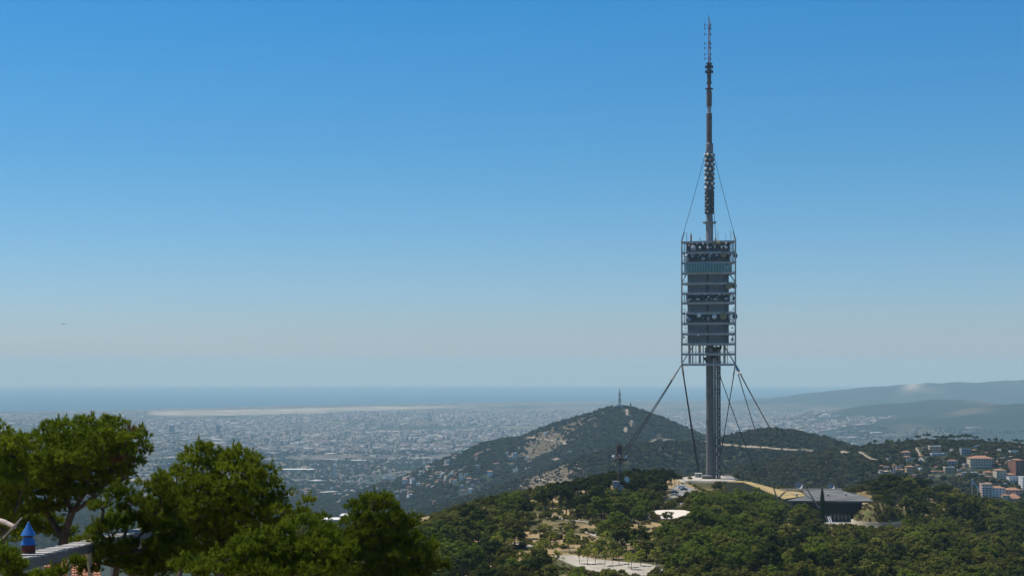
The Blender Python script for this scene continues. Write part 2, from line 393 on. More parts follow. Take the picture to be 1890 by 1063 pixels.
# pale salt-flat and runway ground by the coast
sy = N(nt, 'ShaderNodeSeparateXYZ'); nt.links.new(pos, sy.inputs[0])
asx = N(nt, 'ShaderNodeAttribute', attribute_name='pale'); pale = mix(mrange(noise(vscale(rv, (1,2.2,1)), 1/420, 7, .7), .38, .58), (.47,.40,.31), (.15,.14,.11))
pl = mix(asx.outputs['Fac'], pl, pale)
allc = mix(ap.outputs['Fac'], slopec, pl)
nt.links.new(allc, b.inputs['Base Color']); b.inputs['Roughness'].default_value = .95; b.inputs['Specular IOR Level'].default_value = .1
bp = N(nt, 'ShaderNodeBump'); bp.inputs['Strength'].default_value = .6; bp.inputs['Distance'].default_value = .5; nt.links.new(noise(flat, .5, 6), bp.inputs['Height']); nt.links.new(bp.outputs[0], b.inputs['Normal'])
ground_me.materials.append(m)
# pale strip mask
pm = np.zeros(GX.shape); pxs = CX+FPX*GX/np.maximum(GY, 1); rows = EY+FPX*(CAMZ-GZ)/np.maximum(GY, 1)
okf = (GY > 9000) & (coast_dist(GX, GY) < -40)
g1 = sstep(265, 290, pxs)*(1-sstep(700, 1000, pxs))
lo = np.interp(pxs, [250,300,450,640,850,1000], [767,768,767,759.5,754,750]); hi = np.interp(pxs, [250,450,640,850,1000], [759,756,751,747,744])
pm = np.where(okf, g1*sstep(0, 1.2, lo-rows)*sstep(-.5, .8, rows-hi)*np.clip(.85+fbm(GX/700, GY/300, 8, 4)*2.4, 0, 1), 0)
a = ground_me.attributes.new('pale', 'FLOAT', 'POINT'); a.data.foreach_set('value', pm.ravel().astype(np.float32))
tag(link('ground', ground_me), kind='structure')

# sea
sa = np.radians(np.linspace(-60, 60, 240)); sr = np.concatenate([np.geomspace(9000, 30000, 70), np.geomspace(31000, 91000, 30)])
SA, SR = np.meshgrid(sa, sr); SX = SR*np.sin(SA); SY = SR*np.cos(SA); SZ = -curve_drop(SX, SY)
ii, jj = np.meshgrid(np.arange(len(sr)-1), np.arange(len(sa)-1), indexing='ij'); k = len(sa)
Fs = np.stack([ii*k+jj, ii*k+jj+1, (ii+1)*k+jj+1, (ii+1)*k+jj], -1).reshape(-1, 4)[:, ::-1]
keep = (coast_dist(SX, SY) > -2500)[ii, jj].ravel()
sea_me = np_mesh('sea', np.stack([SX, SY, SZ], -1).reshape(-1, 3), Fs[keep], smooth=True)
sm, snt, sb = mat_new('sea_water'); sb.inputs['Base Color'].default_value = (.010, .035, .055, 1); sb.inputs['Roughness'].default_value = .35; sb.inputs['IOR'].default_value = 1.33
sno = N(snt, 'ShaderNodeTexNoise'); sno.inputs['Scale'].default_value = .003; sno.inputs['Detail'].default_value = 8; sg = N(snt, 'ShaderNodeNewGeometry'); snt.links.new(sg.outputs['Position'], sno.inputs['Vector'])
sbp = N(snt, 'ShaderNodeBump'); sbp.inputs['Strength'].default_value = .3; sbp.inputs['Distance'].default_value = 3; snt.links.new(sno.outputs[0], sbp.inputs['Height']); snt.links.new(sbp.outputs[0], sb.inputs['Normal'])
sea_me.materials.append(sm); tag(link('sea', sea_me), kind='structure')

# haze: the air itself
hz = MB(); hz.box((0, 0, (750-640)/2), (190000, 190000, 750+640)); hm = bpy.data.materials.new('air'); hm.use_nodes = True; hnt = hm.node_tree
for n in list(hnt.nodes):
    if n.type == 'BSDF_PRINCIPLED': hnt.nodes.remove(n)
pv = N(hnt, 'ShaderNodeVolumePrincipled'); pv.inputs['Color'].default_value = (.42, .68, .85, 1); pv.inputs['Absorption Color'].default_value = (.36, .33, .01, 1); pv.inputs['Density'].default_value = 4.5e-5; pv.inputs['Anisotropy'].default_value = 0.0
hnt.links.new(pv.outputs[0], [n for n in hnt.nodes if n.type == 'OUTPUT_MATERIAL'][0].inputs['Volume'])
tag(hz.build('haze', hm), kind='stuff')

# ------------------------------------------------------------------ the telecommunications tower
steel = mat('painted_steel', (.40,.41,.39), .55, .12, .5)
steel_d = mat('dark_steel', (.10,.11,.115), .6, .2, .8)
conc = mat('pale_concrete', (.155,.15,.142), .8, .08, .25, bump=.05)
clad = mat('grey_cladding', (.17,.172,.168), .5, .12, .6)
slabm = mat('slab_underside', (.13,.14,.14), .8, .1, .5)
white = mat('white_paint', (.72,.72,.70), .5, .06, 1.5)
ochre = mat('ochre_dish_cover', (.30,.235,.13), .7, .12, 1.0)
greyd = mat('grey_dish_cover', (.36,.38,.40), .6, .1, 1.0)
redp = mat('red_paint', (.36,.08,.05), .6, .15, 1.0)
mast_brown = mat('brown_mast_sleeve', (.17,.14,.125), .7, .15, .4)
cable_m = mat('guy_cable_steel', (.028,.028,.03), .8, .1, 1.0, spec=.1)
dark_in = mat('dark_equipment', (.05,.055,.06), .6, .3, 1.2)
gl, gnt, gb = mat_new('teal_glass'); gb.inputs['Base Color'].default_value = (.05,.14,.15,1); gb.inputs['Roughness'].default_value = .12; gb.inputs['Metallic'].default_value = .35; gb.inputs['Specular IOR Level'].default_value = .8
louv = mat('pale_louvre', (.55,.50,.48), .7, .15, .8)

TX, TY, TB = (1310.5-CX)/FPX*1000, 1000.0, 442.6
S = 1000/FPX                                                     # metres per photo pixel at the tower
def tz(row): return CAMZ-(row-EY)*S-TB                           # height above the tower's foot
def tx(px): return (px-1310.5)*S
tower = thing('telecom_tower', 'tall grey guyed telecommunications tower with stacked triangular platforms on the hilltop', 'tower', (TX, TY, TB))
corners = [(tx(1256.8), -4.8), (tx(1351.6), -13.9), (tx(1329), 18.8)]
cxm = sum(c[0] for c in corners)/3; cym = 0.0
def outline(k=1.0, bow=.13, n=9, cut=.012):
    """rounded triangle through the three corners, sides bowed outwards"""
    pts = []
    for i in range(3):
        a = Vector(corners[i]); b_ = Vector(corners[(i+1) % 3]); L = (b_-a).length; nrm = Vector(((b_-a).y, -(b_-a).x)).normalized()
        if nrm.dot((a+b_)/2-Vector((cxm, cym))) < 0: nrm = -nrm
        for j in range(n):
            t = cut+(1-2*cut)*j/(n-1); p = a.lerp(b_, t)+nrm*bow*L*4*t*(1-t)*.5
            pts.append(((p.x-cxm)*k+cxm, (p.y-cym)*k+cym))
    return pts
rows_f = [447, 466.5, 485, 504, 523, 541, 558.5, 577, 596, 615, 633.5, 652, 671]
# shaft, its foot, the lift truss beside it
m_ = MB(); m_.lathe([(2.45, 0), (2.35, tz(640)), (2.3, tz(447))], (tx(1310.3), 0, 0), 40); m_.build('concrete_shaft', conc, tower, smooth=False)
m_ = MB(); m_.lathe([(3.6, -1.2), (3.6, 1.0), (4.6, 1.1), (4.6, 2.0), (2.6, 2.4)], (tx(1307), 0, 0), 28); m_.build('foot', conc, tower)
m_ = MB(); x0, x1, yy = tx(1319.5), tx(1328.5), (-2.2, 2.2)
legs = [(x0, yy[0]), (x1, yy[0]), (x1, yy[1]), (x0, yy[1])]; top_t = tz(640); nb = 34
for lx, ly in legs: m_.tube((lx, ly, 0), (lx, ly, top_t), .28, n=6)
for j in range(nb):
    za, zb = top_t*j/nb, top_t*(j+1)/nb
    for i in range(4):
        a, b_ = legs[i], legs[(i+1) % 4]
        m_.tube((*a, za), (*b_, zb), .15, n=4); m_.tube((*b_, za), (*a, zb), .15, n=4); m_.tube((*a, zb), (*b_, zb), .15, n=4)
m_.tube(((x0+x1)/2+.2, 0, 0), ((x0+x1)/2+.2, 0, top_t), .55, n=8)
m_.build('lift_truss', steel_d, tower)
m_ = MB(); m_.box((0, 0, 0), (.7, .3, 1.1)); _bp = m_.build('bracket_plate', steel, tower)
for j in range(70):
    z = 3+(top_t-6)*j/70; o = _bp if j == 0 else _bp.copy()
    if j: COL.objects.link(o)
    o.location = ((x0+x1)/2+random.choice((-.7, .6)), -2.3, z)
# the three edge columns
for cxy in corners:
    m_ = MB(); m_.tube((*cxy, tz(673)), (*cxy, tz(444)), .5, n=8); m_.build('edge_column', steel, tower)
# platforms
for k, r in enumerate(rows_f):
    z = tz(r); m_ = MB(); out = outline(1.0, .10); n = len(out)
    thick = 1.35
    m_.prism(out, z-thick, z, 0)
    pl_ = m_.build('platform', steel if k < 11 else steel, tower)
    if k in (11, 12):                                            # open grating floors: ring beams only
        bpy.data.objects.remove(pl_); m_ = MB(); inn = outline(.9, .10)
        for i in range(n):
            j = (i+1) % n; q = [out[i], out[j], inn[j], inn[i]]; m_.prism(q, z-thick, z)
        cx0, cy0 = tx(1310.5), 0
        for i in range(0, n, 3): m_.tube((out[i][0], out[i][1], z-.5), (cx0, cy0, z-.5), .28, n=5)
        m_.build('platform', steel, tower)
    if k > 0:                                                    # slim guard rail round each platform
        m_ = MB()
        for i in range(n):
            j = (i+1) % n
            for hh in (.55, 1.1): m_.tube((*out[i], z+hh), (*out[j], z+hh), .05, n=4)
            if i % 2 == 0: m_.tube((*out[i], z), (*out[i], z+1.1), .05, n=4)
        m_.build('guard_rail', steel, tower)
# enclosures between platforms
def walls(k0, scale, mt, name, rib=1.0, gap=True):
    z1 = tz(rows_f[k0])-1.36; z0 = tz(rows_f[k0+1])+.01; out = [(x-1.1, y) for x, y in outline(scale, .17, 15, .12)]; n = len(out)
    m_ = MB(); m_.prism(out, z0, z1); body = m_.build(name, mt, tower)
    if rib:
        m_ = MB()
        for i in range(n):
            a, b_ = Vector(out[i]), Vector(out[(i+1) % n]); L = (b_-a).length; c = max(1, int(L/rib))
            nr_ = Vector(((b_-a).y, -(b_-a).x)).normalized(); 
            if nr_.dot((a+b_)/2-Vector((cxm, cym))) < 0: nr_ = -nr_
            ang = math.atan2(b_.y-a.y, b_.x-a.x)
            for q in range(c):
                p = a.lerp(b_, (q+.5)/c)+nr_*.06; m_.box((p.x, p.y, (z0+z1)/2), (.16, .14, z1-z0-.3), ang)
        o = m_.build('cladding_rib', mt if mt is not gl else steel, body); tag(o, kind='stuff')
    return body
for k in (3, 4, 6, 8, 9): walls(k, .82, clad, 'cladding_wall')
body_g = walls(2, .95, gl, 'viewing_gallery', 1.5)
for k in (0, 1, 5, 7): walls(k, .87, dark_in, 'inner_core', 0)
# dark upright strip on the wall for the gap in each clad storey
for k in (3, 4, 6, 8, 9):
    z1 = tz(rows_f[k])-1.0; z0 = tz(rows_f[k+1])+.05
    fr = [(p[0]-1.1, p[1]) for p in outline(.82, .17, 15, .12)[:15]]; c = min(fr, key=lambda p: abs(p[0]-tx(1302)))
    m_ = MB(); m_.box((tx(1302.5), c[1]-.12, (z0+z1)/2), (1.5, .35, z1-z0-.2), -.27); m_.build('dark_gap_strip', dark_in, tower)
# machinery and pale louvre panels on the two lowest, open storeys
random.seed(11)
for k in (10, 11):
    z1 = tz(rows_f[k])-1.0; z0 = tz(rows_f[k+1])+.05
    for px, wpx in ((1272, 4.5), (1278, 2.5), (1291.5, 4.5), (1297.5, 2), (1337, 4)):
        m_ = MB(); m_.box((tx(px), random.uniform(-3, 1), (z0+z1)/2), (wpx*S, .4, (z1-z0)*.96)); m_.build('louvre_panel', louv, tower)
    for px in (1283, 1334, 1341): 
        m_ = MB(); m_.tube((tx(px), -4, z0), (tx(px), -4, z1), .22, n=6); m_.build('post', steel, tower)
    for q in range(14):
        px = random.uniform(1300, 1330); zz = random.uniform(z0, z1-1.5)
        m_ = MB(); m_.box((tx(px), random.uniform(-4, 3), zz+.8), (random.uniform(.7, 2), random.uniform(.7, 2), random.uniform(1, 2.4))); m_.build('equipment_cabinet', random.choice([steel_d, dark_in, greyd]), tower)
# diagonals
for a, b_, dy in (((1256.8,671),(1281,634),-5.2), ((1351.6,671),(1332,634),-11), ((1256.8,522),(1267,505),-4.8), ((1351.6,522),(1341,505),-13), ((1256.8,634),(1260,615),-4.8)):
    m_ = MB(); m_.tube((tx(a[0]), dy, tz(a[1])), (tx(b_[0]), dy+(2 if a[0] < 1300 else 5), tz(b_[1])), .36, n=6); m_.build('diagonal_brace', steel, tower)
m_ = MB(); m_.tube((corners[2][0], corners[2][1], tz(671)), (tx(1318), 8, tz(634)), .36, n=6); m_.build('diagonal_brace', steel, tower)

# dishes
def dish_mesh(kind):
    m_ = MB()
    if kind == 'drum': m_.lathe([(0.0, -.75), (.45, -.72), (.95, -.35), (1.0, -.3), (1.0, .18), (.93, .24), (.0, .27)], n=20, axis=(0,-1,0)); m_.box((0, 1.1, 0), (.25, .9, .25), mi=1)
    elif kind == 'dish':
        m_.lathe([(0.02,-.5),(.4,-.42),(.75,-.2),(1.0,.1),(1.0,.16),(.74,-.12),(.4,-.32),(.02,-.4)], n=20, axis=(0,-1,0)); m_.tube((0,.4,0), (0,-.5,0), .05, n=5, mi=1); m_.box((0, .85, 0), (.3, .8, .3), mi=1)
    elif kind == 'dome': m_.lathe([(.02,-.5),(.6,-.45),(.9,-.1),(1.0,.1),(.9,.45),(.6,.75),(.3,.9),(.02,.95)], n=14, axis=(0,-1,0)); m_.box((0,.8,0), (.3,.7,.3), mi=1)
    elif kind == 'panel': m_.box((0,-.1,0), (.5,.3,2.4)); m_.tube((0,.3,-1.3),(0,.3,1.3),.08,n=5,mi=1)
    return m_
_dm = {}
def dish(kind, mt, px, row, r, parent=tower, yaw=0, tilt=0, y=None, name=None):
    """antenna whose centre is seen at (px,row) on the near face of the tower"""
    key = (kind, mt.name)
    if key not in _dm:
        o0 = dish_mesh(kind).build('x', [mt, steel_d]); _dm[key] = o0.data; bpy.data.objects.remove(o0)
        for p_ in _dm[key].polygons: p_.use_smooth = len(p_.vertices) == 4 and kind != 'panel'
    o = bpy.data.objects.new(name or {'drum': 'drum_antenna', 'dish': 'dish_antenna', 'dome': 'domed_antenna', 'panel': 'panel_antenna'}[kind], _dm[key]); COL.objects.link(o)
    x = tx(px)
    if y is None:
        c0, c1 = corners[0], corners[1]; t = (x-c0[0])/(c1[0]-c0[0]); L = math.hypot(c1[0]-c0[0], c1[1]-c0[1])
        y = c0[1]+(c1[1]-c0[1])*t-.10*L*2*max(0, t*(1-t))-.2
    o.parent = parent; o.location = (x, y, tz(row)); o.rotation_euler = (tilt, 0, -.27+yaw); o.scale = (r, r, r)
    return o
for kind, mt, px, row, rp in [('drum', ochre, 1330.5, 472.5, 5.6), ('drum', greyd, 1277, 459.5, 5.2), ('dish', ochre, 1314, 452, 4.0), ('drum', ochre, 1322, 451, 4.2), ('drum', white, 1288.5, 459, 2.3),
        ('drum', greyd, 1308, 469.5, 3.6), ('drum', greyd, 1302.5, 459.5, 3.0), ('dish', greyd, 1275.5, 473.5, 3.6), ('dome', white, 1265, 473, 3.0), ('drum', greyd, 1265.5, 480, 4.2), ('drum', white, 1327, 458.5, 2.4), ('drum', white, 1334.5, 459, 2.8),
        ('drum', white, 1335, 452, 1.8), ('drum', white, 1295.5, 479, 1.8), ('drum', greyd, 1305, 474, 1.8), ('drum', greyd, 1319, 474, 1.8), ('dish', greyd, 1339, 471, 2.4),
        ('drum', ochre, 1339.5, 530, 6.0), ('drum', ochre, 1330, 584.5, 6.8), ('drum', white, 1286.8, 582.5, 4.1), ('drum', white, 1314, 585.5, 4.3), ('dish', greyd, 1303, 588, 2.6), ('drum', white, 1341, 585.5, 2.0), ('drum', white, 1285.5, 618.3, 1.9),
        ('drum', white, 1266, 587, 3.2), ('drum', greyd, 1270, 590, 3), ('dome', greyd, 1265, 580, 2.6)]:
    dish(kind, mt, px, row, rp*S, yaw=random.uniform(-.12, .12))
# antennas beyond the right-hand corner, turned away
for px, row, rp in ((1353.5, 474, 4.6), (1350.5, 529.5, 5.0), (1353, 585, 5.2), (1351, 552, 3.2), (1348, 618, 3), (1347.5, 627, 3)):
    dish('drum', steel_d if row != 529.5 else ochre, px, row, rp*S, yaw=1.15 if row != 529.5 else .5, y=-11)
random.seed(5)
for k, cnt in ((0, 22), (1, 24), (5, 34), (7, 8)):
    for q in range(cnt):
        px = random.uniform(1262, 1347); row = random.uniform(rows_f[k]+4, rows_f[k+1]-4)
        if k == 5: row = random.choice([544.5, 545, 553, 554, 549])+random.uniform(-.8, .8)
        dish(random.choice(['drum', 'drum', 'dish', 'panel', 'dome']), random.choice([white, greyd, steel, steel_d]) if k != 5 else random.choice([white, greyd, white]), px, row, random.uniform(.8, 1.7)*S*(1.0 if k != 5 else 1.15), yaw=random.uniform(-.6, .6))
for row in (486, 505, 560, 571, 580, 590, 600, 606, 617, 623, 628):
    for px in (random.uniform(1261, 1267), random.uniform(1344, 1349)):
        dish(random.choice(['drum', 'dish', 'dome']), random.choice([white, greyd, steel_d]), px, row, random.uniform(.9, 2.0)*S, yaw=random.uniform(-1.2, .3))
m_ = MB()                                                        # antenna support rods behind the dishes
for k in (0, 1, 5, 7):
    z1 = tz(rows_f[k])-.9; z0 = tz(rows_f[k+1]); out = outline(.93, .10, 12)
    for p in out: m_.tube((*p, z0), (*p, z1), .12, n=5)
    for f in (.35, .7):
        for i in range(len(out)): m_.tube((*out[i], z0+(z1-z0)*f), (*out[(i+1) % len(out)], z0+(z1-z0)*f), .08, n=4)
tag(m_.build('antenna_support_frame', steel_d, tower), kind='stuff')
# teal glazing bars in a brighter colour near both gallery ends
for px0, px1 in ((1263, 1284), (1334, 1347)):
    for q in range(9):
        px = px0+(px1-px0)*q/8+random.uniform(-.6, .6)
        d_ = dish('panel', mat('bright_glazing', (.30,.48,.48), .3, .1, 1), px, 494.5+random.uniform(-2, 2.5), .62); d_.name = 'gallery_glazing_bar'; d_.scale = (.55, .5, random.uniform(.6, 1.2)); d_.location.y -= .1
# roof poles
for px, row, r, mt in ((1265.5, 431, .14, steel_d), (1273.5, 434, .5, redp), (1273.2, 429, .16, steel), (1323, 428, .12, steel_d), (1346.5, 427, .12, steel_d), (1337, 433, .07, steel_d), (1352, 434, .1, steel_d), (1290, 441, .3, greyd), (1318, 440, .35, steel_d)):
    m_ = MB(); m_.tube((tx(px), -6, tz(447)), (tx(px), -6, tz(row)), r, n=6); 
    if r > .3: m_.tube((tx(px), -6, tz(row)), (tx(px), -6, tz(row)-.5), r*1.3, n=6, mi=1)
    m_.build('roof_antenna', [mt, white], tower)

# mast
mx = tx(1309.5)
m_ = MB(); m_.lathe([(2.3, tz(447)), (2.3, tz(413)), (3.0, tz(412.5)), (4.1, tz(412)), (4.1, tz(410.5)), (2.3, tz(410)), (1.9, tz(398)), (1.9, tz(284))], (mx, 0, 0), 24); m_.build('mast_base_tube', mat('mast_grey', (.22,.225,.23), .6, .15, .4), tower)
for i in range(8):
    t = i*math.pi/4; m_ = MB(); m_.box((mx+math.cos(t)*3.9, math.sin(t)*3.9, tz(411)), (.5, .5, 1.3), t); m_.build('ring_lamp', steel_d, tower)
m_ = MB()
for i in range(6):
    t = i*math.pi/3+.2
    m_.tube((mx+2.5*math.cos(t), 2.5*math.sin(t), tz(395)), (mx+2.5*math.cos(t), 2.5*math.sin(t), tz(284)), .16, n=5)
for j in range(32):
    z = tz(284)-j*(tz(284)-tz(395))/31
    m_.lathe([(2.75, z-.12), (2.75, z+.12)], (mx, 0, 0), 12)
m_.build('antenna_gallery', steel_d, tower)
mast_white = [white, greyd]
for j in range(8):
    row = 286.5+j*8.75
    for i in range(6):
        t = i*math.pi/3+(j % 2)*math.pi/6
        d_ = dish('dome', random.choice([greyd, greyd, white]), 1309.5, row, 1.0); d_.location = (mx+2.6*math.cos(t), 2.6*math.sin(t), tz(row)); d_.rotation_euler = (0, 0, t+math.pi/2)
for j in range(7):
    row = 356+j*6
    for i in range(6):
        t = i*math.pi/3+(j % 2)*math.pi/6
        d_ = dish('drum', steel_d, 1309.5, row, .95); d_.location = (mx+2.7*math.cos(t), 2.7*math.sin(t), tz(row)); d_.rotation_euler = (0, 0, t+math.pi/2)
m_ = MB(); m_.lathe([(2.1, tz(284)), (2.3, tz(282)), (2.3, tz(266)), (1.6, tz(264))], (mx, 0, 0), 16); m_.build('guy_collar', mat('mast_grey', (0,0,0)), tower)
m_ = MB(); m_.lathe([(1.75, tz(264)), (1.8, tz(210)), (1.3, tz(209))], (tx(1308.9), 0, 0), 16); m_.build('antenna_sleeve', mast_brown, tower)
m_ = MB(); m_.lathe([(1.2, tz(210)), (1.25, tz(197))], (tx(1308.9), 0, 0), 12); m_.build('mast_joint', greyd, tower)
m_ = MB(); m_.lathe([(1.7, tz(197)), (1.75, tz(171)), (1.1, tz(166)), (.9, tz(165))], (tx(1308.8), 0, 0), 16); m_.build('antenna_sleeve', mast_brown, tower)
m_ = MB(); m_.lathe([(.9, tz(166.5)), (2.5, tz(165.5)), (2.5, tz(163.5)), (.9, tz(162.5))], (tx(1308.8), 0, 0), 16); m_.build('ring_platform', steel_d, tower)
m_ = MB(); m_.lathe([(1.0, tz(163)), (1.05, tz(154))], (tx(1308.8), 0, 0), 12); m_.build('mast_joint', redp, tower)
m_ = MB(); m_.lathe([(1.3, tz(155)), (1.3, tz(119))], (tx(1308.8), 0, 0), 12); m_.build('antenna_sleeve', steel_d, tower)
m_ = MB(); m_.lathe([(1.7, tz(155)), (1.7, tz(152))], (tx(1308.8), 0, 0), 12); m_.build('ring_platform', steel_d, tower)
m_ = MB(); m_.lathe([(1.0, tz(119)), (2.1, tz(118.6)), (2.1, tz(117.2)), (.5, tz(117))], (tx(1308.8), 0, 0), 12); m_.build('ring_platform', steel_d, tower)
for row in (124, 133):
    for i in range(6):
        t = i*math.pi/3; m_ = MB(); m_.box((tx(1308.8)+2.0*math.cos(t), 2.0*math.sin(t), tz(row)), (1.0, .8, 1.7), t); m_.build('panel_antenna', steel_d, tower)
m_ = MB(); lz0, lz1 = tz(117), tz(40); xx = tx(1309)
for a, c in ((-.55,-.55), (.55,-.55), (.55,.55), (-.55,.55)): m_.tube((xx+a, c, lz0), (xx+a*.7, c*.7, lz1), .16, n=5)
nb = 22; cr = [(-.55,-.55), (.55,-.55), (.55,.55), (-.55,.55)]
for j in range(nb):
    za, zb = lz0+(lz1-lz0)*j/nb, lz0+(lz1-lz0)*(j+1)/nb
    for i in range(4):
        a, b_ = cr[i], cr[(i+1) % 4]; m_.tube((xx+a[0]*.85, a[1]*.85, za), (xx+b_[0]*.85, b_[1]*.85, zb), .11, n=4, mi=(j//4) % 2)
m_.build('lattice_top', [redp, white], tower)
for row in (47, 53.5, 64, 81, 89.5, 101, 109):
    m_ = MB(); m_.tube((xx, 0, tz(row)), (tx(1300.3), -.3, tz(row)), .09, n=4); m_.tube((tx(1300.6), -.3, tz(row)-.8), (tx(1300.6), -.3, tz(row)+.8), .24, n=5); m_.tube((xx+.9, 0, tz(row)-.7), (xx+.9, 0, tz(row)+.7), .3, n=5); m_.build('side_antenna', steel_d, tower)
m_ = MB(); m_.tube((xx, 0, tz(40)), (tx(1308), 0, tz(31)), .35, .12, n=6); m_.tube((tx(1308), 0, tz(31)), (tx(1306.3), 0, tz(27.5)), .12, n=5); m_.build('tip_rod', redp, tower)

# guy cables
def cable(a, b_, r, sag, parent=tower, n=14, name='guy_cable'):
    a = Vector(a); b_ = Vector(b_); pts = []
    for i in range(n+1):
        t = i/n; p = a.lerp(b_, t); p.z -= sag*4*t*(1-t); pts.append(p)
    m_ = MB(); m_.path(pts, r, 6); return m_.build(name, cable_m, parent)
colr_t = (mx, 0, tz(268))
for ci, px, row in ((0, 1303.5, 268), (1, 1321, 284), (2, 1311, 272)):
    cable((corners[ci][0], corners[ci][1], tz(443)), (tx(px)*.55+mx*.45, corners[ci][1]*.12, tz(row)), .13, .6)
    m_ = MB(); a = Vector((corners[ci][0], corners[ci][1], tz(447))); b_ = Vector((tx(px)*.55+mx*.45, corners[ci][1]*.12, tz(row))); m_.tube(a, a.lerp(b_, .1), .34, n=6); m_.build('cable_socket', steel, tower)
def anchor_world(px, row, d):
    p = P(px, row, d); return (p[0]-TX, p[1]-TY, p[2]-TB)
guys = [(0, (1118,876,965), 1.2), (0, (1124,879,960), 1.2), (0, (1294,889,1130), .8), (0, (1291.5,888,1125), .8), (1, (1321.5,889.5,1110), .7),
        (2, (1404,893,1120), 1.0), (1, (1447,959,838), 1.2), (1, (1449,961,835), 1.2), (1, (1533,968,826), 2.0), (1, (1531.5,967,826), 2.0)]
for ci, aw, sag in guys:
    c = corners[ci]; s_ = Vector((c[0]+random.uniform(-.3,.3), c[1]+random.uniform(-.3,.3), tz(672.5))); e_ = Vector(anchor_world(*aw))
    cable(s_, e_, .28, sag*1.5)
    m_ = MB(); d_ = (e_-s_).normalized(); m_.tube(s_, s_+d_*13, .42, n=7); m_.build('cable_socket', steel, tower)

# ------------------------------------------------------------------ paving, road and the building on the hilltop
pave = mat('pale_paving', (.40,.355,.285), .9, .15, .15, bump=.1, c2=(.26,.23,.18))
asph = mat('worn_asphalt', (.21,.20,.185), .9, .10, .15, bump=.1)
track_m = mat('dirt_track', (.27,.215,.15), .95, .2, .02)
grass_dry = mat('dry_lawn', (.34,.235,.095), .95, .25, .12, bump=.3, c2=(.22,.18,.07))
grass_g = mat('green_lawn', (.075,.085,.022), .95, .3, .25, bump=.8, c2=(.15,.10,.045))
slope_dark = mat('shaded_planted_embankment', (.02,.026,.012), .95, .3, .3, bump=.6)
cream = mat('cream_render', (.55,.48,.36), .85, .08, .2)
roof_grey = mat('grey_membrane_roof', (.135,.135,.13), .9, .18, .08, spec=.1)
dark_glass, _n, _b = mat_new('dark_glass'); _b.inputs['Base Color'].default_value = (.012,.014,.017,1); _b.inputs['Roughness'].default_value = .15

def sheet(name, poly, z, mt, dz=.12, step=3.0):
    """flat pad on levelled ground"""
    m_ = MB(); m_.prism(poly, z-.25, z+dz); return m_.build(name, mt)
tag(sheet('paved_plaza', PLAZA, 445.2, pave, .14), kind='structure')
tag(sheet('road', ROAD, 442.6, asph, .10), kind='structure')
tag(sheet('paved_forecourt', APRON, 442.6, pave, .16), kind='structure')
tag(sheet('terrace', TERRACE, 430.0, pave, .18), kind='structure')

def drape(name, pts, width, mt, off=.25, sub=8):
    """a track laid along the terrain through photo pixels"""
    g = [p for p in ground_at(pts) if p]; c = []
    for a, b_ in zip(g[:-1], g[1:]):
        if math.dist(a[:2], b_[:2]) > 900: continue
        for i in range(sub): c.append((a[0]+(b_[0]-a[0])*i/sub, a[1]+(b_[1]-a[1])*i/sub))
    c.append(g[-1][:2]); c = np.array(c); t = np.gradient(c, axis=0); t /= np.linalg.norm(t, axis=1)[:, None]+1e-9; nn = np.c_[-t[:, 1], t[:, 0]]
    cols = 5; us = np.linspace(-.5, .5, cols); wv = width*(1+.5*np.array([random.uniform(-1, 1) for _ in c]))
    X = c[:, 0:1]+nn[:, 0:1]*us*wv[:, None]; Y = c[:, 1:2]+nn[:, 1:2]*us*wv[:, None]; Z = height(X.copy(), Y.copy())-curve_drop(X, Y)+off
    V = np.stack([X, Y, Z], -1).reshape(-1, 3); n = len(c); ii, jj = np.meshgrid(np.arange(n-1), np.arange(cols-1), indexing='ij')
    Fq = np.stack([ii*cols+jj, ii*cols+jj+1, (ii+1)*cols+jj+1, (ii+1)*cols+jj], -1).reshape(-1, 4)
    me = np_mesh(name, V, Fq, [mt]); return tag(link(name, me), kind='structure')
TRACKS = [([(1196,818),(1212,812),(1235,811),(1262,813),(1290,815),(1318,819),(1345,822.5),(1378,825),(1400,826),(1430,829),(1460,831),(1490,832),(1525,835),(1560,838)], 7, 1.2),
          ([(955,797),(962,804),(975,808),(990,810),(1010,812),(1035,815),(1062,819)], 7, 1.6),
          ([(1018,848),(1030,851),(1042,854),(1054,856)], 8, 1.2), ([(1157,756),(1157,762),(1158,768)], 8, 1.0), ([(1166,776),(1164,782),(1164,788)], 8, 1.0), ([(1156,789),(1154,794),(1153,799)], 8, 1.0),
          ([(985,884),(1000,887),(1020,890),(1040,893)], 6, 1.0), ([(1585,834),(1596,841),(1606,847),(1618,849)], 4, .9), ([(700,893),(680,897),(655,905),(640,914),(630,922),(622,930)], 9, 1.2),
          ([(1690,827),(1696,836),(1700,846),(1704,852)], 3, .9), ([(1100,832),(1060,838),(1020,846)], 4, 1.0),
          ([(770,866),(800,862),(830,858),(860,852)], 7, 1.2), ([(560,872),(600,870),(640,868)], 14, 1.5), ([(500,878),(540,876),(600,873)], 10, 1.5)]
for pts, wd, off in TRACKS: drape('dirt_track', pts, wd, track_m, off)
for pts, wd in (([(1010,950),(1030,956),(1050,960),(1085,964),(1124,964)], 3.4), ([(1080,981),(1092,985),(1106,991)], 3.0), ([(948,1003),(962,1007),(986,1010)], 5), ([(1232,913),(1240,915),(1246,917)], 3)):
    drape('footpath', pts, wd, pave, .25)

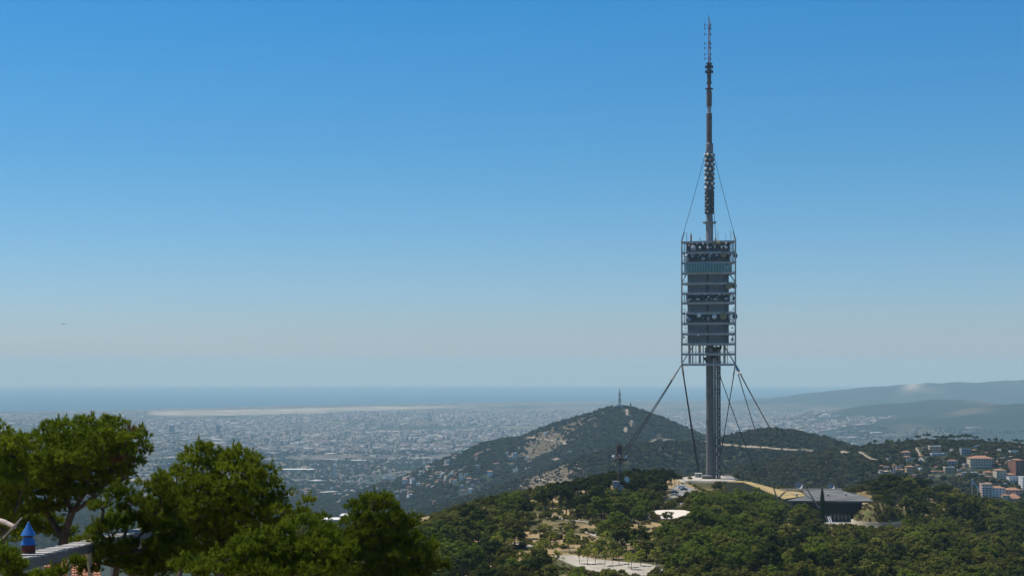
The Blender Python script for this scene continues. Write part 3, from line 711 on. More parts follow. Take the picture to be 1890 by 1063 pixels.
# round pale tank roof
t = thing('covered_reservoir', 'round pale flat-topped reservoir roof half hidden among the trees below the tower', 'reservoir')
m_ = MB(); m_.prism(TANK, 445.4, 446.35); o = m_.build('roof_slab', mat('cream_concrete', (.62,.55,.45), .9, .06, .1), t)
cxk = sum(p[0] for p in TANK)/12; cyk = sum(p[1] for p in TANK)/12
m_ = MB(); m_.prism([(cxk+(p[0]-cxk)*.93, cyk+(p[1]-cyk)*.93) for p in TANK], 442.6, 445.4); m_.build('wall', conc, t)

# low building with the big flat roof
b0 = thing('exhibition_building', 'low dark building with a large flat grey roof right of the tower', 'building')
zr = P(1452, 923.5, 852)[2]
roofp = zpoly([(1451,923.5),(1613,924.3),(1598,917),(1552,904.2),(1482,904.2),(1489,914)], zr)
m_ = MB(); m_.prism(roofp, zr-.9, zr); m_.build('roof', roof_grey, b0)
m_ = MB(); rr2 = zpoly([(1455,903.3),(1546,903.5),(1546,904.1),(1455,904.1)], zr+.3)
fx0 = roofp[4]; fx1 = roofp[3]
m_.box(((fx0[0]+fx1[0])/2-6, fx0[1]+1.0, zr+.05), (fx1[0]-fx0[0]+14, 1.2, 1.3)); m_.build('parapet', cream, b0)
nl, nr_ = roofp[0], roofp[1]
m_ = MB(); m_.box(((nl[0]+nr_[0])/2, nl[1]+17, (zr-.9+430)/2), ((nr_[0]-nl[0])-9, 24, zr-.9-430)); m_.build('wall', mat('overhang_shade_wall', (.022,.022,.024), .7, .2, .4), b0)  # wall coloured near black to hold the overhang's shade
for i in range(24):                                               # window bays along the front
    x = nl[0]+6+i*(nr_[0]-nl[0]-12)/23
    m_ = MB(); m_.box((x, nl[1]+4.85, 432.2), (1.4, .12, 3.6)); m_.build('window', dark_glass, b0)
for i in range(12):
    x = nl[0]+24+i*2.0
    m_ = MB(); m_.box((x, nl[1]+1.2, 431.8), (.3, .3, 3.6)); m_.build('column', steel, b0)
for x in (nl[0]+11, nr_[0]-8, nl[0]+28):
    m_ = MB(); m_.lathe([(.5, 0), (.5, .8), (.9, .9), (.9, 1.3), (.1, 1.5)], (x, nl[1]+30, zr), 8); m_.build('roof_vent', steel, b0)
for i in range(5): 
    m_ = MB(); m_.box(((nl[0]+nr_[0])/2-12+i*9, nl[1]+30, zr+.06), (.25, 55, .1)); m_.build('roof_seam', steel_d, b0)

# turfed roof running down from the tower foot and its planted face, coloured dark for shade
zt = [P(1352,886.2,985), P(1385,888.8,965), P(1432,901.5,945), P(1482,908.5,925), P(1489,914.2,895), P(1447,920.5,862), P(1425,911.5,875), P(1400,900.5,893), P(1372,889.8,915), P(1340,889,940)]
t = thing('turfed_roof', 'sloping dry grass roof between the tower and the flat grey building', 'roof')
n = len(zt); vs = list(zt)+[(x+(2 if i < 4 else 0), y-(8 if i >= 5 else 0), 427.5) for i, (x, y, z) in enumerate(zt)]
m_ = MB(); ctr = np.mean(zt, 0); m_.add(zt+[tuple(ctr)], [(i, (i+1) % n, n) for i in range(n)][::-1]); me_top = m_.build('grass_top', grass_dry, t)
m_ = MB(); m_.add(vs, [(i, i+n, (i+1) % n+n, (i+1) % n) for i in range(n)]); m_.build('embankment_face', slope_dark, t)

# the round grassy mound on its curved retaining wall
mc = P(1619, 962, 838); mg = thing('grassy_mound', 'round grass-covered mound on a low curved cream retaining wall beside the dark building', 'mound', (mc[0], mc[1], 430.1))
m_ = MB(); m_.lathe([(13.3, -1), (13.3, 2.2), (12.9, 2.2)], n=40); m_.build('retaining_wall', cream, mg)
th = np.linspace(0, 2*np.pi, 41)[:-1]; prof = [(12.9, 1.9), (11.5, 3.6), (9.4, 6.2), (6.8, 8.6), (4.2, 10.4), (2.0, 11.2), (.05, 11.4)]
Vm = []
for r, z in prof:
    for a in th:
        k = 1+.07*float(fnoise(np.array(r*math.cos(a)*.3+9), np.array(r*math.sin(a)*.3+9), 2)-.5)*4; Vm.append((r*math.cos(a)*(k if r < 12 else 1), r*math.sin(a)*(k if r < 12 else 1), z))
Fm = [(j*40+i, j*40+(i+1) % 40, (j+1)*40+(i+1) % 40, (j+1)*40+i) for j in range(6) for i in range(40)]
me = np_mesh('turf', Vm, Fm, [grass_g], smooth=True); link('turf', me, mg)

# big pale satellite dishes behind the flat roof
for px, row, rad, lab in ((1474.5, 896, 2.2, 'larger pale grey satellite dish behind the flat roof, left of the cypress'), (1534, 898, 2.0, 'smaller pale grey satellite dish behind the flat roof, right of the cypress')):
    p = P(px, row, 945); gz = HZ(p[0], p[1])
    t = thing('satellite_dish', lab, 'satellite dish', (p[0], p[1], gz), .3, 'satellite dishes behind the flat roof'); h = p[2]-gz
    m_ = MB(); m_.lathe([(.02,-.55),(.5,-.42),(.85,-.1),(1,.12),(1,.17),(.84,-.04),(.5,-.36),(.02,-.47)], n=28, axis=(-.15,-.8,.55)); o = m_.build('reflector', mat('dish_mesh', (.36,.38,.40), .6, .1, 2), t); o.scale = (rad,)*3; o.location = (0, 0, h)
    m_ = MB(); m_.tube((0, .5, 0), (0, .3, h-.3), .3, n=8); m_.build('pedestal', steel, t)
    m_ = MB(); ax = Vector((-.15,-.8,.55)).normalized()*rad
    for a in (0, 2.1, 4.2): m_.tube(Vector((rad*.9*math.cos(a), 0, rad*.9*math.sin(a)))+Vector((0,0,h)), ax*.9+Vector((0,0,h)), .05, n=4)
    m_.build('feed_arm', steel_d, t)
    
# guy anchor blocks
for px, row, d, lab in ((1452, 962, 832, 'concrete guy anchor of the tower standing among the trees left of the terrace'), (1534, 968, 824, 'concrete guy anchor of the tower at the edge of the terrace')):
    p = P(px, row, d); gz = HZ(p[0], p[1]); t = thing('guy_anchor', lab, 'cable anchor', (p[0], p[1], gz), 0, 'anchors of the tower cables')
    m_ = MB(); m_.prism([(-1.9,-1.9),(1.9,-1.9),(2.2,2.4),(-2.2,2.4)], -1, 2.3); m_.build('concrete_block', mat('weathered_concrete', (.45,.43,.38), .9, .1, .5), t)
    m_ = MB(); m_.tube((-.5, 0, 2.2), (-1.3, 2, p[2]-gz+4), .3, n=6); m_.tube((.5, 0, 2.2), (-.3, 2, p[2]-gz+4), .3, n=6); m_.build('anchor_rod', white, t)

# ------------------------------------------------------------------ red and white lattice masts
def lattice_mast(name, lab, base, h, w0, w1, nb, mats2, parent=None, r=.14):
    t = thing(name, lab, 'mast', base); cr = [(-1,-1), (1,-1), (1,1), (-1,1)]
    segs = 6
    for s_ in range(segs):
        m_ = MB(); a0, a1 = s_/segs, (s_+1)/segs
        wf = lambda q: (w0+(w1-w0)*q)/2
        for c in cr: m_.tube((c[0]*wf(a0), c[1]*wf(a0), h*a0), (c[0]*wf(a1), c[1]*wf(a1), h*a1), r, n=5)
        nn_ = max(1, nb//segs)
        for j in range(nn_):
            q0 = a0+(a1-a0)*j/nn_; q1 = a0+(a1-a0)*(j+1)/nn_
            for i in range(4):
                a, b_ = cr[i], cr[(i+1) % 4]; m_.tube((a[0]*wf(q0), a[1]*wf(q0), h*q0), (b_[0]*wf(q1), b_[1]*wf(q1), h*q1), r*.65, n=4); m_.tube((a[0]*wf(q1), a[1]*wf(q1), h*q1), (b_[0]*wf(q1), b_[1]*wf(q1), h*q1), r*.65, n=4)
        m_.build('lattice_section', mats2[s_ % 2], t)
    return t
rust = mat('faded_red_paint', (.16,.075,.055), .8, .25, .8)
p = P(1143, 930, 800); gz = HZ(p[0], p[1]); hm_ = P(1143, 819, 800)[2]-gz
t = lattice_mast('lattice_mast', 'slim rusty lattice radio mast with white antennas rising from the pines left of the tower', (p[0], p[1], gz), hm_, 1.5, 1.5, 36, [rust, mat('grey_lattice', (.18,.17,.17), .7, .2, 1)], r=.12)
def mz(row): return P(1143, row, 800)[2]-gz
m_ = MB()
for row0, row1, wd in ((819, 838, 2.4),):
    for c in ((-1,-1),(1,-1),(1,1),(-1,1)): m_.tube((c[0]*1.1, c[1]*1.1, mz(842)), (c[0]*.9, c[1]*.9, mz(820)), .2, n=5)
    for j in range(6):
        z = mz(842)+(mz(820)-mz(842))*j/6; m_.box((0, 0, z), (2.7, 2.7, .22))
        for q in range(5): m_.box((random.uniform(-1.2,1.2), random.uniform(-1.2,1.2), z+.5), (.5,.5,.9))
m_.build('antenna_cage', rust, t)
m_ = MB(); m_.lathe([(1.0,-.15),(2.4,0),(2.4,.25),(1.0,.1)], (0,0,mz(846)), 16); m_.build('ring_platform', rust, t)
for dx, row, r in ((-11, 843, .75), (11.5, 843, .75), (0, 840.5, .7)):
    m_ = MB(); m_.lathe([(r*.4,-1.0),(r,-.5),(r,.4),(r*.6,.8),(.05,.95)], (0,0,0), 12, axis=(.2 if dx > 0 else -.2, -.3, 1)); o = m_.build('white_drum_antenna', white, t); o.location = (dx*800/FPX, -.8, mz(row)); 
for dx, row in ((-7, 849), (7, 849), (-3, 850), (11, 849)):
    m_ = MB(); m_.tube((0,0,-1), (0,0,1), .22, n=6); m_.box((0,.2,0), (.5,.3,.8)); o = m_.build('antenna_bracket', redp if abs(dx) > 5 else greyd, t); o.location = (dx*800/FPX, -1.4, mz(row))
    m_ = MB(); m_.tube((0,0,mz(847)), (dx*800/FPX, -1.2, mz(row)), .1, n=5); m_.build('bracket_arm', rust, t)
m_ = MB(); m_.box((-6*.27, -1, mz(893)), (3.4, 2.2, 3.2)); m_.box((2*.27, -1.2, mz(899)), (2.4, 1.8, 2.4)); m_.build('equipment_cage', mat('galvanised', (.34,.33,.33), .6, .15, 1), t)
m_ = MB(); m_.lathe([(.05,-.5),(.6,-.4),(1.0,.1),(1,.2),(.6,-.25),(.05,-.35)], n=18, axis=(.5,-.7,.3)); o = m_.build('dish_antenna', white, t); o.scale = (1.5,)*3; o.location = (13*.27, -1.2, mz(884))
m_ = MB(); m_.tube((0,0,mz(886)), (13*.27, -1, mz(885)), .12, n=5); m_.build('bracket_arm', steel_d, t)

p = P(1143.5, 749, 4690); gz = HZ(p[0], p[1])
t = lattice_mast('summit_mast', 'red and white lattice mast on the bare summit of the far hill', (p[0], p[1], gz-2), 58, 9, 1.6, 24, [redp, white], r=.6)
for k, (z, r) in enumerate(((20, 5), (27, 4.5), (36, 4), (45, 2.4))):
    m_ = MB(); m_.lathe([(1, -.6), (r, 0), (r, 1.4), (1, 1.6)], (0, 0, z), 10); m_.build('antenna_platform', [white, greyd, steel_d][k % 3], t)
for k in range(10):
    z = random.uniform(8, 40); m_ = MB(); m_.lathe([(.1,-.5),(1.6,0),(1.6,.8)], (random.uniform(-4, 4), -4+z*.06, z), 10, axis=(0,-1,0)); m_.build('dish_antenna', random.choice([white, greyd]), t)
s0 = thing('summit_station', 'grey transmitter station building around the foot of the far summit mast', 'building', (p[0], p[1]-6, gz-3))
m_ = MB(); m_.box((0, 0, 5), (22, 10, 10)); m_.box((-13, 2, 3.5), (10, 9, 7)); m_.box((14, 1, 3), (9, 8, 6)); m_.build('wall', greyd, s0)
m_ = MB(); m_.box((0, 0, 10.3), (23, 11, .6)); m_.build('roof', steel_d, s0)
for i in range(6): m_ = MB(); m_.box((-8+i*3.2, -5.06, 6), (1.6, .15, 2.4)); m_.build('window', dark_glass, s0)
p2 = P(1164, 755, 4680); g2 = HZ(p2[0], p2[1]); t = thing('water_tower', 'small dark tower standing just right of the far summit mast', 'tower', (p2[0], p2[1], g2))
m_ = MB(); m_.lathe([(1.6, -2), (1.5, 11), (2.4, 12), (2.4, 17), (.4, 18)], n=12); m_.build('shaft', steel_d, t); m_ = MB(); m_.tube((0,0,18), (0,0,22), .3, n=5); m_.build('aerial', steel_d, t)

# ------------------------------------------------------------------ foliage
def leaf_mat(name, c1, c2, trans=.25, jit=.35):
    m, nt, b = mat_new(name); nt.nodes.remove(b); out = [n for n in nt.nodes if n.type == 'OUTPUT_MATERIAL'][0]
    at = N(nt, 'ShaderNodeAttribute', attribute_name='v'); oi = N(nt, 'ShaderNodeObjectInfo')
    mx = N(nt, 'ShaderNodeMix', data_type='RGBA'); mx.inputs[6].default_value = (*c1, 1); mx.inputs[7].default_value = (*c2, 1)
    ad = N(nt, 'ShaderNodeMath', operation='MULTIPLY_ADD'); ad.inputs[1].default_value = .55; nt.links.new(at.outputs['Fac'], ad.inputs[0])
    mm = N(nt, 'ShaderNodeMath', operation='MULTIPLY'); mm.inputs[1].default_value = .45; nt.links.new(oi.outputs['Random'], mm.inputs[0]); nt.links.new(mm.outputs[0], ad.inputs[2]); nt.links.new(ad.outputs[0], mx.inputs[0])
    h = N(nt, 'ShaderNodeHueSaturation'); nt.links.new(mx.outputs[2], h.inputs['Color'])
    r2 = N(nt, 'ShaderNodeMath', operation='MULTIPLY'); r2.inputs[1].default_value = 7.31; fr = N(nt, 'ShaderNodeMath', operation='FRACT'); nt.links.new(oi.outputs['Random'], r2.inputs[0]); nt.links.new(r2.outputs[0], fr.inputs[0])
    mr = N(nt, 'ShaderNodeMapRange'); mr.inputs[3].default_value = 1-jit; mr.inputs[4].default_value = 1+jit; nt.links.new(fr.outputs[0], mr.inputs[0]); nt.links.new(mr.outputs[0], h.inputs['Value'])
    d = N(nt, 'ShaderNodeBsdfDiffuse'); t = N(nt, 'ShaderNodeBsdfTranslucent'); ms = N(nt, 'ShaderNodeMixShader'); ms.inputs[0].default_value = trans
    nt.links.new(h.outputs[0], d.inputs[0]); nt.links.new(h.outputs[0], t.inputs[0]); nt.links.new(d.outputs[0], ms.inputs[1]); nt.links.new(t.outputs[0], ms.inputs[2]); nt.links.new(ms.outputs[0], out.inputs[0])
    return m
L_oak = leaf_mat('oak_leaves', (.055,.070,.015), (.165,.160,.030), .32, .4)
L_broad = leaf_mat('broad_leaves', (.080,.120,.014), (.17,.20,.028), .4, .25)
L_pine = leaf_mat('dark_pine_needles', (.022,.034,.011), (.062,.074,.018), .2)
L_young = leaf_mat('young_leaves', (.20,.25,.030), (.32,.30,.05), .45, .25)
L_far = leaf_mat('far_canopy', (.034,.040,.017), (.090,.084,.036), .1, .45)
L_scrub = leaf_mat('scrub', (.055,.053,.028), (.085,.076,.043), .1, .3)
L_needle = leaf_mat('pine_needles', (.026,.055,.006), (.27,.32,.024), .38, .2)
bark = mat('bark', (.10,.075,.055), .95, .3, 3, bump=.5)
bark_g = mat('grey_bark', (.13,.11,.09), .95, .3, 3, bump=.5)

def leaf_tris(C, Nn, size, R):
    """one small triangle per leaf spray centre C, facing roughly along Nn"""
    n = len(C); u = np.cross(Nn, R.normal(size=(n, 3))); u /= np.linalg.norm(u, axis=1)[:, None]+1e-9; v = np.cross(Nn, u)
    v /= np.linalg.norm(v, axis=1)[:, None]+1e-9
    s = (size*R.uniform(.6, 1.4, n))[:, None]; a = R.uniform(0, 6.28, n)
    P3 = [C+s*(np.cos(a+k)[:, None]*u+np.sin(a+k)[:, None]*v) for k in (0, 2.1, 4.2)]
    V = np.stack(P3, 1).reshape(-1, 3); F = np.arange(3*n).reshape(-1, 3); return V, F
def crown_mesh(name, seed, clumps, leaves, shape, size, mtl, clump_r=.3, flat=1.0):
    """crown of leaf clumps spread over an uneven envelope; unit: metres"""
    R = np.random.default_rng(seed); rx, ry, rz_, zc = shape; Cs = []
    while len(Cs) < clumps:
        d = R.normal(size=3); d /= np.linalg.norm(d)
        if d[2] < -.45: continue
        k = R.uniform(.55, 1.0)**.6*(1+.28*math.sin(3*math.atan2(d[1], d[0])+seed)+.2*R.normal()*.5)
        Cs.append((d[0]*rx*k, d[1]*ry*k, zc+d[2]*rz_*k*(flat if d[2] < 0 else 1)))
    Cs = np.array(Cs); n = clumps*leaves; cr = clump_r*rx*R.uniform(.6, 1.3, clumps)
    D = R.normal(size=(n, 3)); D /= np.linalg.norm(D, axis=1)[:, None]; D[:, 2] = np.abs(D[:, 2])*np.where(R.random(n) < .75, 1, -1)
    rad = np.repeat(cr, leaves)*R.uniform(.55, 1.0, n); C = np.repeat(Cs, leaves, 0)+D*rad[:, None]*np.array([1, 1, .75])
    Nn = D*.8+R.normal(size=(n, 3))*.45+np.array([0, 0, .35])
    V, F = leaf_tris(C, Nn, size, R); vv = np.clip(np.repeat(R.uniform(0, 1, clumps), leaves)*.6+R.uniform(0, .4, n), 0, 1)
    return V, F, vv
def tree_meshes(kind, seed):
    R = random.Random(seed); mb = MB()
    if kind == 'oak': sh = (3.1, 3.1, 2.5, 4.6); cm = crown_mesh('crown', seed, 46, 62, sh, .26, L_oak); h0 = 3.2; r0 = .22
    elif kind == 'broad': sh = (3.6, 3.6, 4.0, 6.4); cm = crown_mesh('crown', seed, 64, 62, sh, .27, L_broad, .27); h0 = 4.0; r0 = .24
    elif kind == 'pine': sh = (3.0, 3.0, 3.0, 9.2); cm = crown_mesh('crown', seed, 46, 60, sh, .27, L_pine, .33); h0 = 8.5; r0 = .26
    elif kind == 'umbrella': sh = (4.2, 4.2, 1.5, 9.0); cm = crown_mesh('crown', seed, 46, 60, sh, .27, L_pine, .25, .5); h0 = 8.6; r0 = .25
    elif kind == 'young': sh = (1.6, 1.6, 1.9, 3.9); cm = crown_mesh('crown', seed, 22, 46, sh, .17, L_young, .36); h0 = 3.4; r0 = .09
    lx, ly = R.uniform(-.6, .6), R.uniform(-.6, .6)
    mb.tube((0, 0, -1.5), (lx*.4, ly*.4, h0*.5), r0*1.3, r0, 7); mb.tube((lx*.4, ly*.4, h0*.5), (lx, ly, h0), r0, r0*.6, 7)
    for k in range(6):
        a = R.uniform(0, 6.28); rr_ = sh[0]*R.uniform(.4, .75); mb.tube((lx*.7, ly*.7, h0*R.uniform(.6, .95)), (lx+rr_*math.cos(a), ly+rr_*math.sin(a), sh[3]+sh[2]*R.uniform(-.2, .5)), r0*.42, r0*.12, 5)
    return cm, mb
MATS_T = {'oak': L_oak, 'broad': L_broad, 'pine': L_pine, 'umbrella': L_pine, 'young': L_young}
TREES = {}
for kind, cnt in (('oak', 5), ('broad', 3), ('pine', 3), ('umbrella', 2), ('young', 3)):
    for s_ in range(cnt):
        (V, F, vv), mb = tree_meshes(kind, 100*len(kind)+s_*7+3)
        cme = np_mesh('crown', V, F, [MATS_T[kind]], attrs={'v': ('FACE', vv)})
        tmp = mb.build('trunk', bark if 'oak' != kind else bark_g); tme = tmp.data; bpy.data.objects.remove(tmp)
        TREES.setdefault(kind, []).append((tme, cme, V, F, vv, mb))
# small cypress and low shrub
def cyp_mesh():
    R = np.random.default_rng(4); n = 3800; z = R.uniform(.2, 11.5, n); rmax = 1.35*np.clip(np.sin(np.clip(z/11.8, 0, 1)*2.9+.25), .1, 1)**.7
    a = R.uniform(0, 6.28, n); rd = rmax*R.uniform(.6, 1.05, n); C = np.c_[rd*np.cos(a), rd*np.sin(a), z]; V, F = leaf_tris(C, np.c_[np.cos(a), np.sin(a), .6+0*a], .2, R); return np_mesh('crown', V, F, [L_pine], attrs={'v': ('FACE', R.uniform(0, 1, n))})
cyp_me = cyp_mesh()

# ---- photo-space facts used to keep clearings clear (trees are rejected where they would stand on paving or hide what the photograph shows)
CLEAR = [PLAZA, ROAD, APRON, [(p[0], p[1]) for p in TANK], TERRACE, BLDG_GROUND, [(p[0], p[1]) for p in zt]]
OPEN = [(1240,1306,891,925,700), (1204,1276,939,954,700), (1255,1362,874,890,900), (1362,1490,884,919,850), (1490,1612,900,955,820), (1570,1666,915,966,800), (1523,1660,955,968,815), (1035,1215,1030,1048,520),
        (1225,1256,886,916,800), (1445,1460,944,972,800), (1463,1486,885,902,930), (1525,1543,888,906,930), (1528,1540,955,976,800), (1010,1052,950,959,730), (1080,1105,979,991,640), (972,994,966,986,660), (948,988,1002,1010,600), (1515,1521,896,945,780)]
def blocks(px, rt, rb, hw, d):
    for x0, x1, r0, r1, dd in OPEN:
        if d < dd+25 and px+hw*.55 > x0 and px-hw*.55 < x1 and rb > r0 and rt < r1: return True
    return False
mound_c = (mc[0], mc[1])
grid_used = {}
def free(x, y, r):
    gx, gy = int(x//8), int(y//8)
    for a in range(gx-1, gx+2):
        for b_ in range(gy-1, gy+2):
            for (u, v_, s_) in grid_used.get((a, b_), ()):
                if (u-x)**2+(v_-y)**2 < ((r+s_)*.5)**2: return False
    grid_used.setdefault((gx, gy), []).append((x, y, r)); return True
Rn = random.Random(31)
placed = []
N_TRY = 17000
tx_ = np.array([Rn.uniform(-120, 400) for _ in range(N_TRY)]); ty_ = np.array([Rn.uniform(330, 1120) for _ in range(N_TRY)]); thh = height(tx_, ty_); pcl = np.zeros(N_TRY, bool)
for poly in CLEAR: pcl |= poly_dist(tx_, ty_, poly) < 2.5
hn_ = fbm(tx_/45, ty_/45, 91, 3)
def kind_at(px, d, x, y, n):
    u = Rn.random()
    if 1060 < px < 1245 and d > 805: return 'pine'
    if 960 < px < 1120 and d > 690: return 'pine' if u < .6 else 'oak'
    if 1285 < px < 1430 and 765 < d < 880: return 'broad'
    if 1150 < px < 1330 and 600 < d < 730: return 'broad' if u < .45 else 'oak'
    if 1570 < px < 1760 and d > 880: return 'umbrella' if u < .5 else 'oak'
    if px > 1600: return 'oak' if u < .9 else ('broad' if n > 0 else 'pine')
    if 890 < px < 1230 and 520 < d < 680: return 'young' if u < .5 else ('broad' if u < .65 else 'oak')
    if 1150 < px < 1420 and 480 < d < 600: return 'broad' if u < .35 else 'oak'
    return 'oak' if u < .84 else ('broad' if u < .92 else 'pine')
def try_tree(x, y, z, n, kind=None, sc=None):
    px = CX+FPX*x/y; 
    if px < 560 or px > 1990: return
    kind = kind or kind_at(px, y, x, y, n)
    sc = sc or {'oak': Rn.choice([Rn.uniform(.5, .9), Rn.uniform(.8, 1.45)]), 'broad': Rn.uniform(.75, 1.2), 'pine': Rn.uniform(.75, 1.12), 'umbrella': Rn.uniform(.7, 1.0), 'young': Rn.uniform(.75, 1.2)}[kind]
    if px > 1500 and y > 880 and kind == 'pine': sc *= .7
    rad = {'oak': 3.2, 'broad': 3.7, 'pine': 3.2, 'umbrella': 4.0, 'young': 1.7}[kind]*sc; top = {'oak': 7.3, 'broad': 10.6, 'pine': 12.5, 'umbrella': 10.7, 'young': 6}[kind]*sc
    rt = EY+FPX*(CAMZ-z-top)/y; rb = EY+FPX*(CAMZ-z)/y; hw = rad/y*FPX
    if y < 470 and rt < 1046 and px > 1005: return               # keeps the plaza in view
    if 1005 < px < 1235 and 470 <= y < 530 and rt < 1052-.0*px: return
    if math.hypot(x-mound_c[0], y-mound_c[1]) < 15: return
    if blocks(px, rt, rb-.2*(rb-rt), hw, y): return
    if rt < np.interp(px, [560,780,860,950,1050,1140,1235,1262,1300,1370,1440,1600,1640,1700,1760,1890], [958,952,925,905,884,866,864,875,912,905,925,890,872,874,885,905]): return
    if not free(x, y, rad*1.55): return
    placed.append((kind, x, y, z, sc, px, rt, hw))
_order = sorted(range(N_TRY), key=lambda i: ty_[i])
for i in range(N_TRY):
    if pcl[i]: continue
    px_ = CX+FPX*tx_[i]/ty_[i]
    clearing = hn_[i] > (-.07 if (870 < px_ < 1230 and 530 < ty_[i] < 800) else .24)
    if clearing and Rn.random() < .86: continue
    try_tree(tx_[i], ty_[i], thh[i], hn_[i])
# explicit ones: the big pale crowns right of the car park, the tree before the tank, the trees on the apron edge, pines round the lattice mast, trees by the mound
def at_px(kind, px, row_top, d, sc=None):
    x = (px-CX)/FPX*d; z = H(x, d); top = CAMZ-(row_top-EY)/FPX*d; hh = {'oak': 7.3, 'broad': 10.6, 'pine': 12.5, 'umbrella': 10.7, 'young': 6}[kind]
    s_ = sc or max(.4, (top-z)/hh); placed.append((kind, x, d, z, s_, px, row_top, 20*s_))
for a in (('broad',1322,905,800),('broad',1345,911,790),('broad',1368,903,805),('broad',1392,902,812),('broad',1413,908,818),('broad',1302,925,760),('broad',1430,925,790),('oak',1205,945,695),('oak',1213,949,688),('oak',1272,948,692),('oak',1258,953,685),('oak',1196,940,730),('broad',1335,925,765),('broad',1360,925,770),('broad',1400,930,775),
          ('oak',1273,879.5,978),('oak',1231,944,690),('oak',1284,913,790),('oak',1360,881,1010,),('oak',1297,906,800),('umbrella',1600,886,990),('umbrella',1640,877,985),('umbrella',1668,879,980),('oak',1612,893,975),('oak',1655,886,960),('umbrella',1690,882,985),
          ('oak',1640,938,832),('oak',1652,945,834),('oak',1628,948,826),('oak',1762,906,890),('oak',1778,915,870),('oak',1500,940,815),('oak',1484,938,822),('oak',1468,944,826),('oak',1440,935,830),
          ('pine',1080,884,905),('pine',1098,879,900),('pine',1118,874,900),('pine',1135,876,905),('pine',1155,872,900),('pine',1172,862,905),('pine',1185,868,900),('pine',1200,865,905),('pine',1214,864,900),('pine',1228,867,905),('pine',1108,893,870),('pine',1165,890,860),('pine',1190,892,860),('pine',1212,890,858),('pine',1180,905,840),
          ('pine',1240,872,935),('pine',1246,874,938),('pine',1253,876,940),('oak',965,921,690),('oak',930,930,660),('oak',900,940,640),('oak',852,952,610),('oak',826,960,600),('oak',880,946,625),('pine',995,908,760),('pine',1020,900,770),('pine',1050,893,790),
          ('broad',1215,992,585),('broad',1243,1000,590),('broad',1262,1004,600),('oak',1130,1010,590),('oak',1150,1008,585),('oak',1170,1010,590),('oak',1190,1014,580)):
    at_px(*a)
for px, row in ((1070,1013),(1084,1014),(1098,1013),(1116,1017),(1130,1016),(1143,1014),(1160,1020),(1165,1024),(1183,1030),(1206,1032),(1212,1036)):
    at_px('young', px, row, (CAMZ-445.2)*FPX/(row+27-EY) if row < 1028 else 540, .95)

TINT = {'oak': ('oak_tree', 'oak'), 'broad': ('broadleaf_tree', 'broadleaf tree'), 'pine': ('pine_tree', 'pine'), 'umbrella': ('pine_tree', 'pine'), 'young': ('young_tree', 'young tree')}
def zone(px, d, kind):
    if kind == 'young': return 'beside the pale plaza' if d < 575 else 'at the clearings behind the plaza'
    if 1060 < px < 1262 and d > 800: return 'in the dark stand around the lattice mast'
    if 1285 < px < 1440 and 740 < d < 880: return 'below the car park and the tower foot'
    if px > 1570 and d > 860: return 'on the wooded rise right of the flat grey roof'
    if px > 1700: return 'in the woodland at the far right edge' if d > 560 else 'in the woodland of the lower right corner'
    if px > 1400: return 'in the woodland below the flat grey building' if d > 600 else 'at the bottom edge, right of the plaza'
    if px > 1230: return 'between the plaza and the tower' if d > 560 else 'at the bottom edge, right of the plaza'
    if px > 1000: return 'between the plaza and the lattice mast' if d > 560 else 'at the bottom edge, in front of the plaza'
    return 'on the slope left of the plaza' if d < 620 else 'on the skyline left of the lattice mast'
vis = [p for p in placed if -60 < p[5] < 1930 and p[6] < 1062]
vis.sort(key=lambda p: -p[7]*(p[6] < 1062))
cnt = {}; indiv = []; rest = []
for p in vis:
    nm = TINT[p[0]][0]; cnt[nm] = cnt.get(nm, 0)+1
    (indiv if cnt[nm] <= 290 else rest).append(p)
print('trees', len(placed), 'individual', len(indiv), cnt)
LM_NEAR = [('the lattice mast', 1143, 885), ('the round reservoir roof', 1236, 948), ('the tower foot', 1310, 880), ('the car park road', 1270, 912), ("the plaza's left end", 1040, 1033), ("the plaza's right end", 1215, 1040),
    ('the lone cypress', 1518, 918), ('the grassy mound', 1619, 942), ('the knob-topped pine', 690, 925), ('the footpath end', 1085, 964), ('the terrace edge', 1590, 968), ('the left guy anchor', 1452, 960),
    ('the lowest apartment row', 1850, 905), ('the bottom right corner', 1890, 1063), ('the floodlight mast', 1249, 1015), ('the blue slanting deck', 1800, 890), ('the turfed roof', 1420, 900)]
LM_FAR = [('the broad left pine', 170, 775), ('the round-topped second pine', 400, 825), ('the knob-topped pine', 690, 910), ('the dark slab tower', 317, 792), ('the white narrow tower', 618, 862), ('the small white rooftop', 613, 955),
    ("the pointed hill's top", 1143, 750), ('the ridge dirt track', 1290, 818), ('the second hilltop', 1430, 792), ('the crest pines', 1760, 808), ('the lattice mast', 1143, 850), ("the pointed hill's bright track", 975, 808), ('the blue-grey tower block', 403, 790)]
def place_words(px, row, lms):
    n_, lx, ly = min(lms, key=lambda l: (l[1]-px)**2+1.6*(l[2]-row)**2); dx, dy = px-lx, row-ly; D = math.hypot(dx, dy)
    if D < 14: return 'right beside '+n_
    v = 'above' if dy < -.38*D else ('below' if dy > .38*D else ''); h = 'left of' if dx < -.38*D else ('right of' if dx > .38*D else '')
    w_ = 'just ' if D < 32 else ('' if D < 60 else ('well ' if D < 110 else 'far '))
    if v and h: return f'{w_}{v} and {h} {n_}'
    return f'{w_}{v or h} {n_}'
ADJ = {'oak': 'rounded olive-green oak', 'broad': 'leafy mid-green broadleaf tree', 'pine': 'tall dark-green pine', 'umbrella': 'flat-crowned dark pine', 'young': 'small yellow-green young tree'}
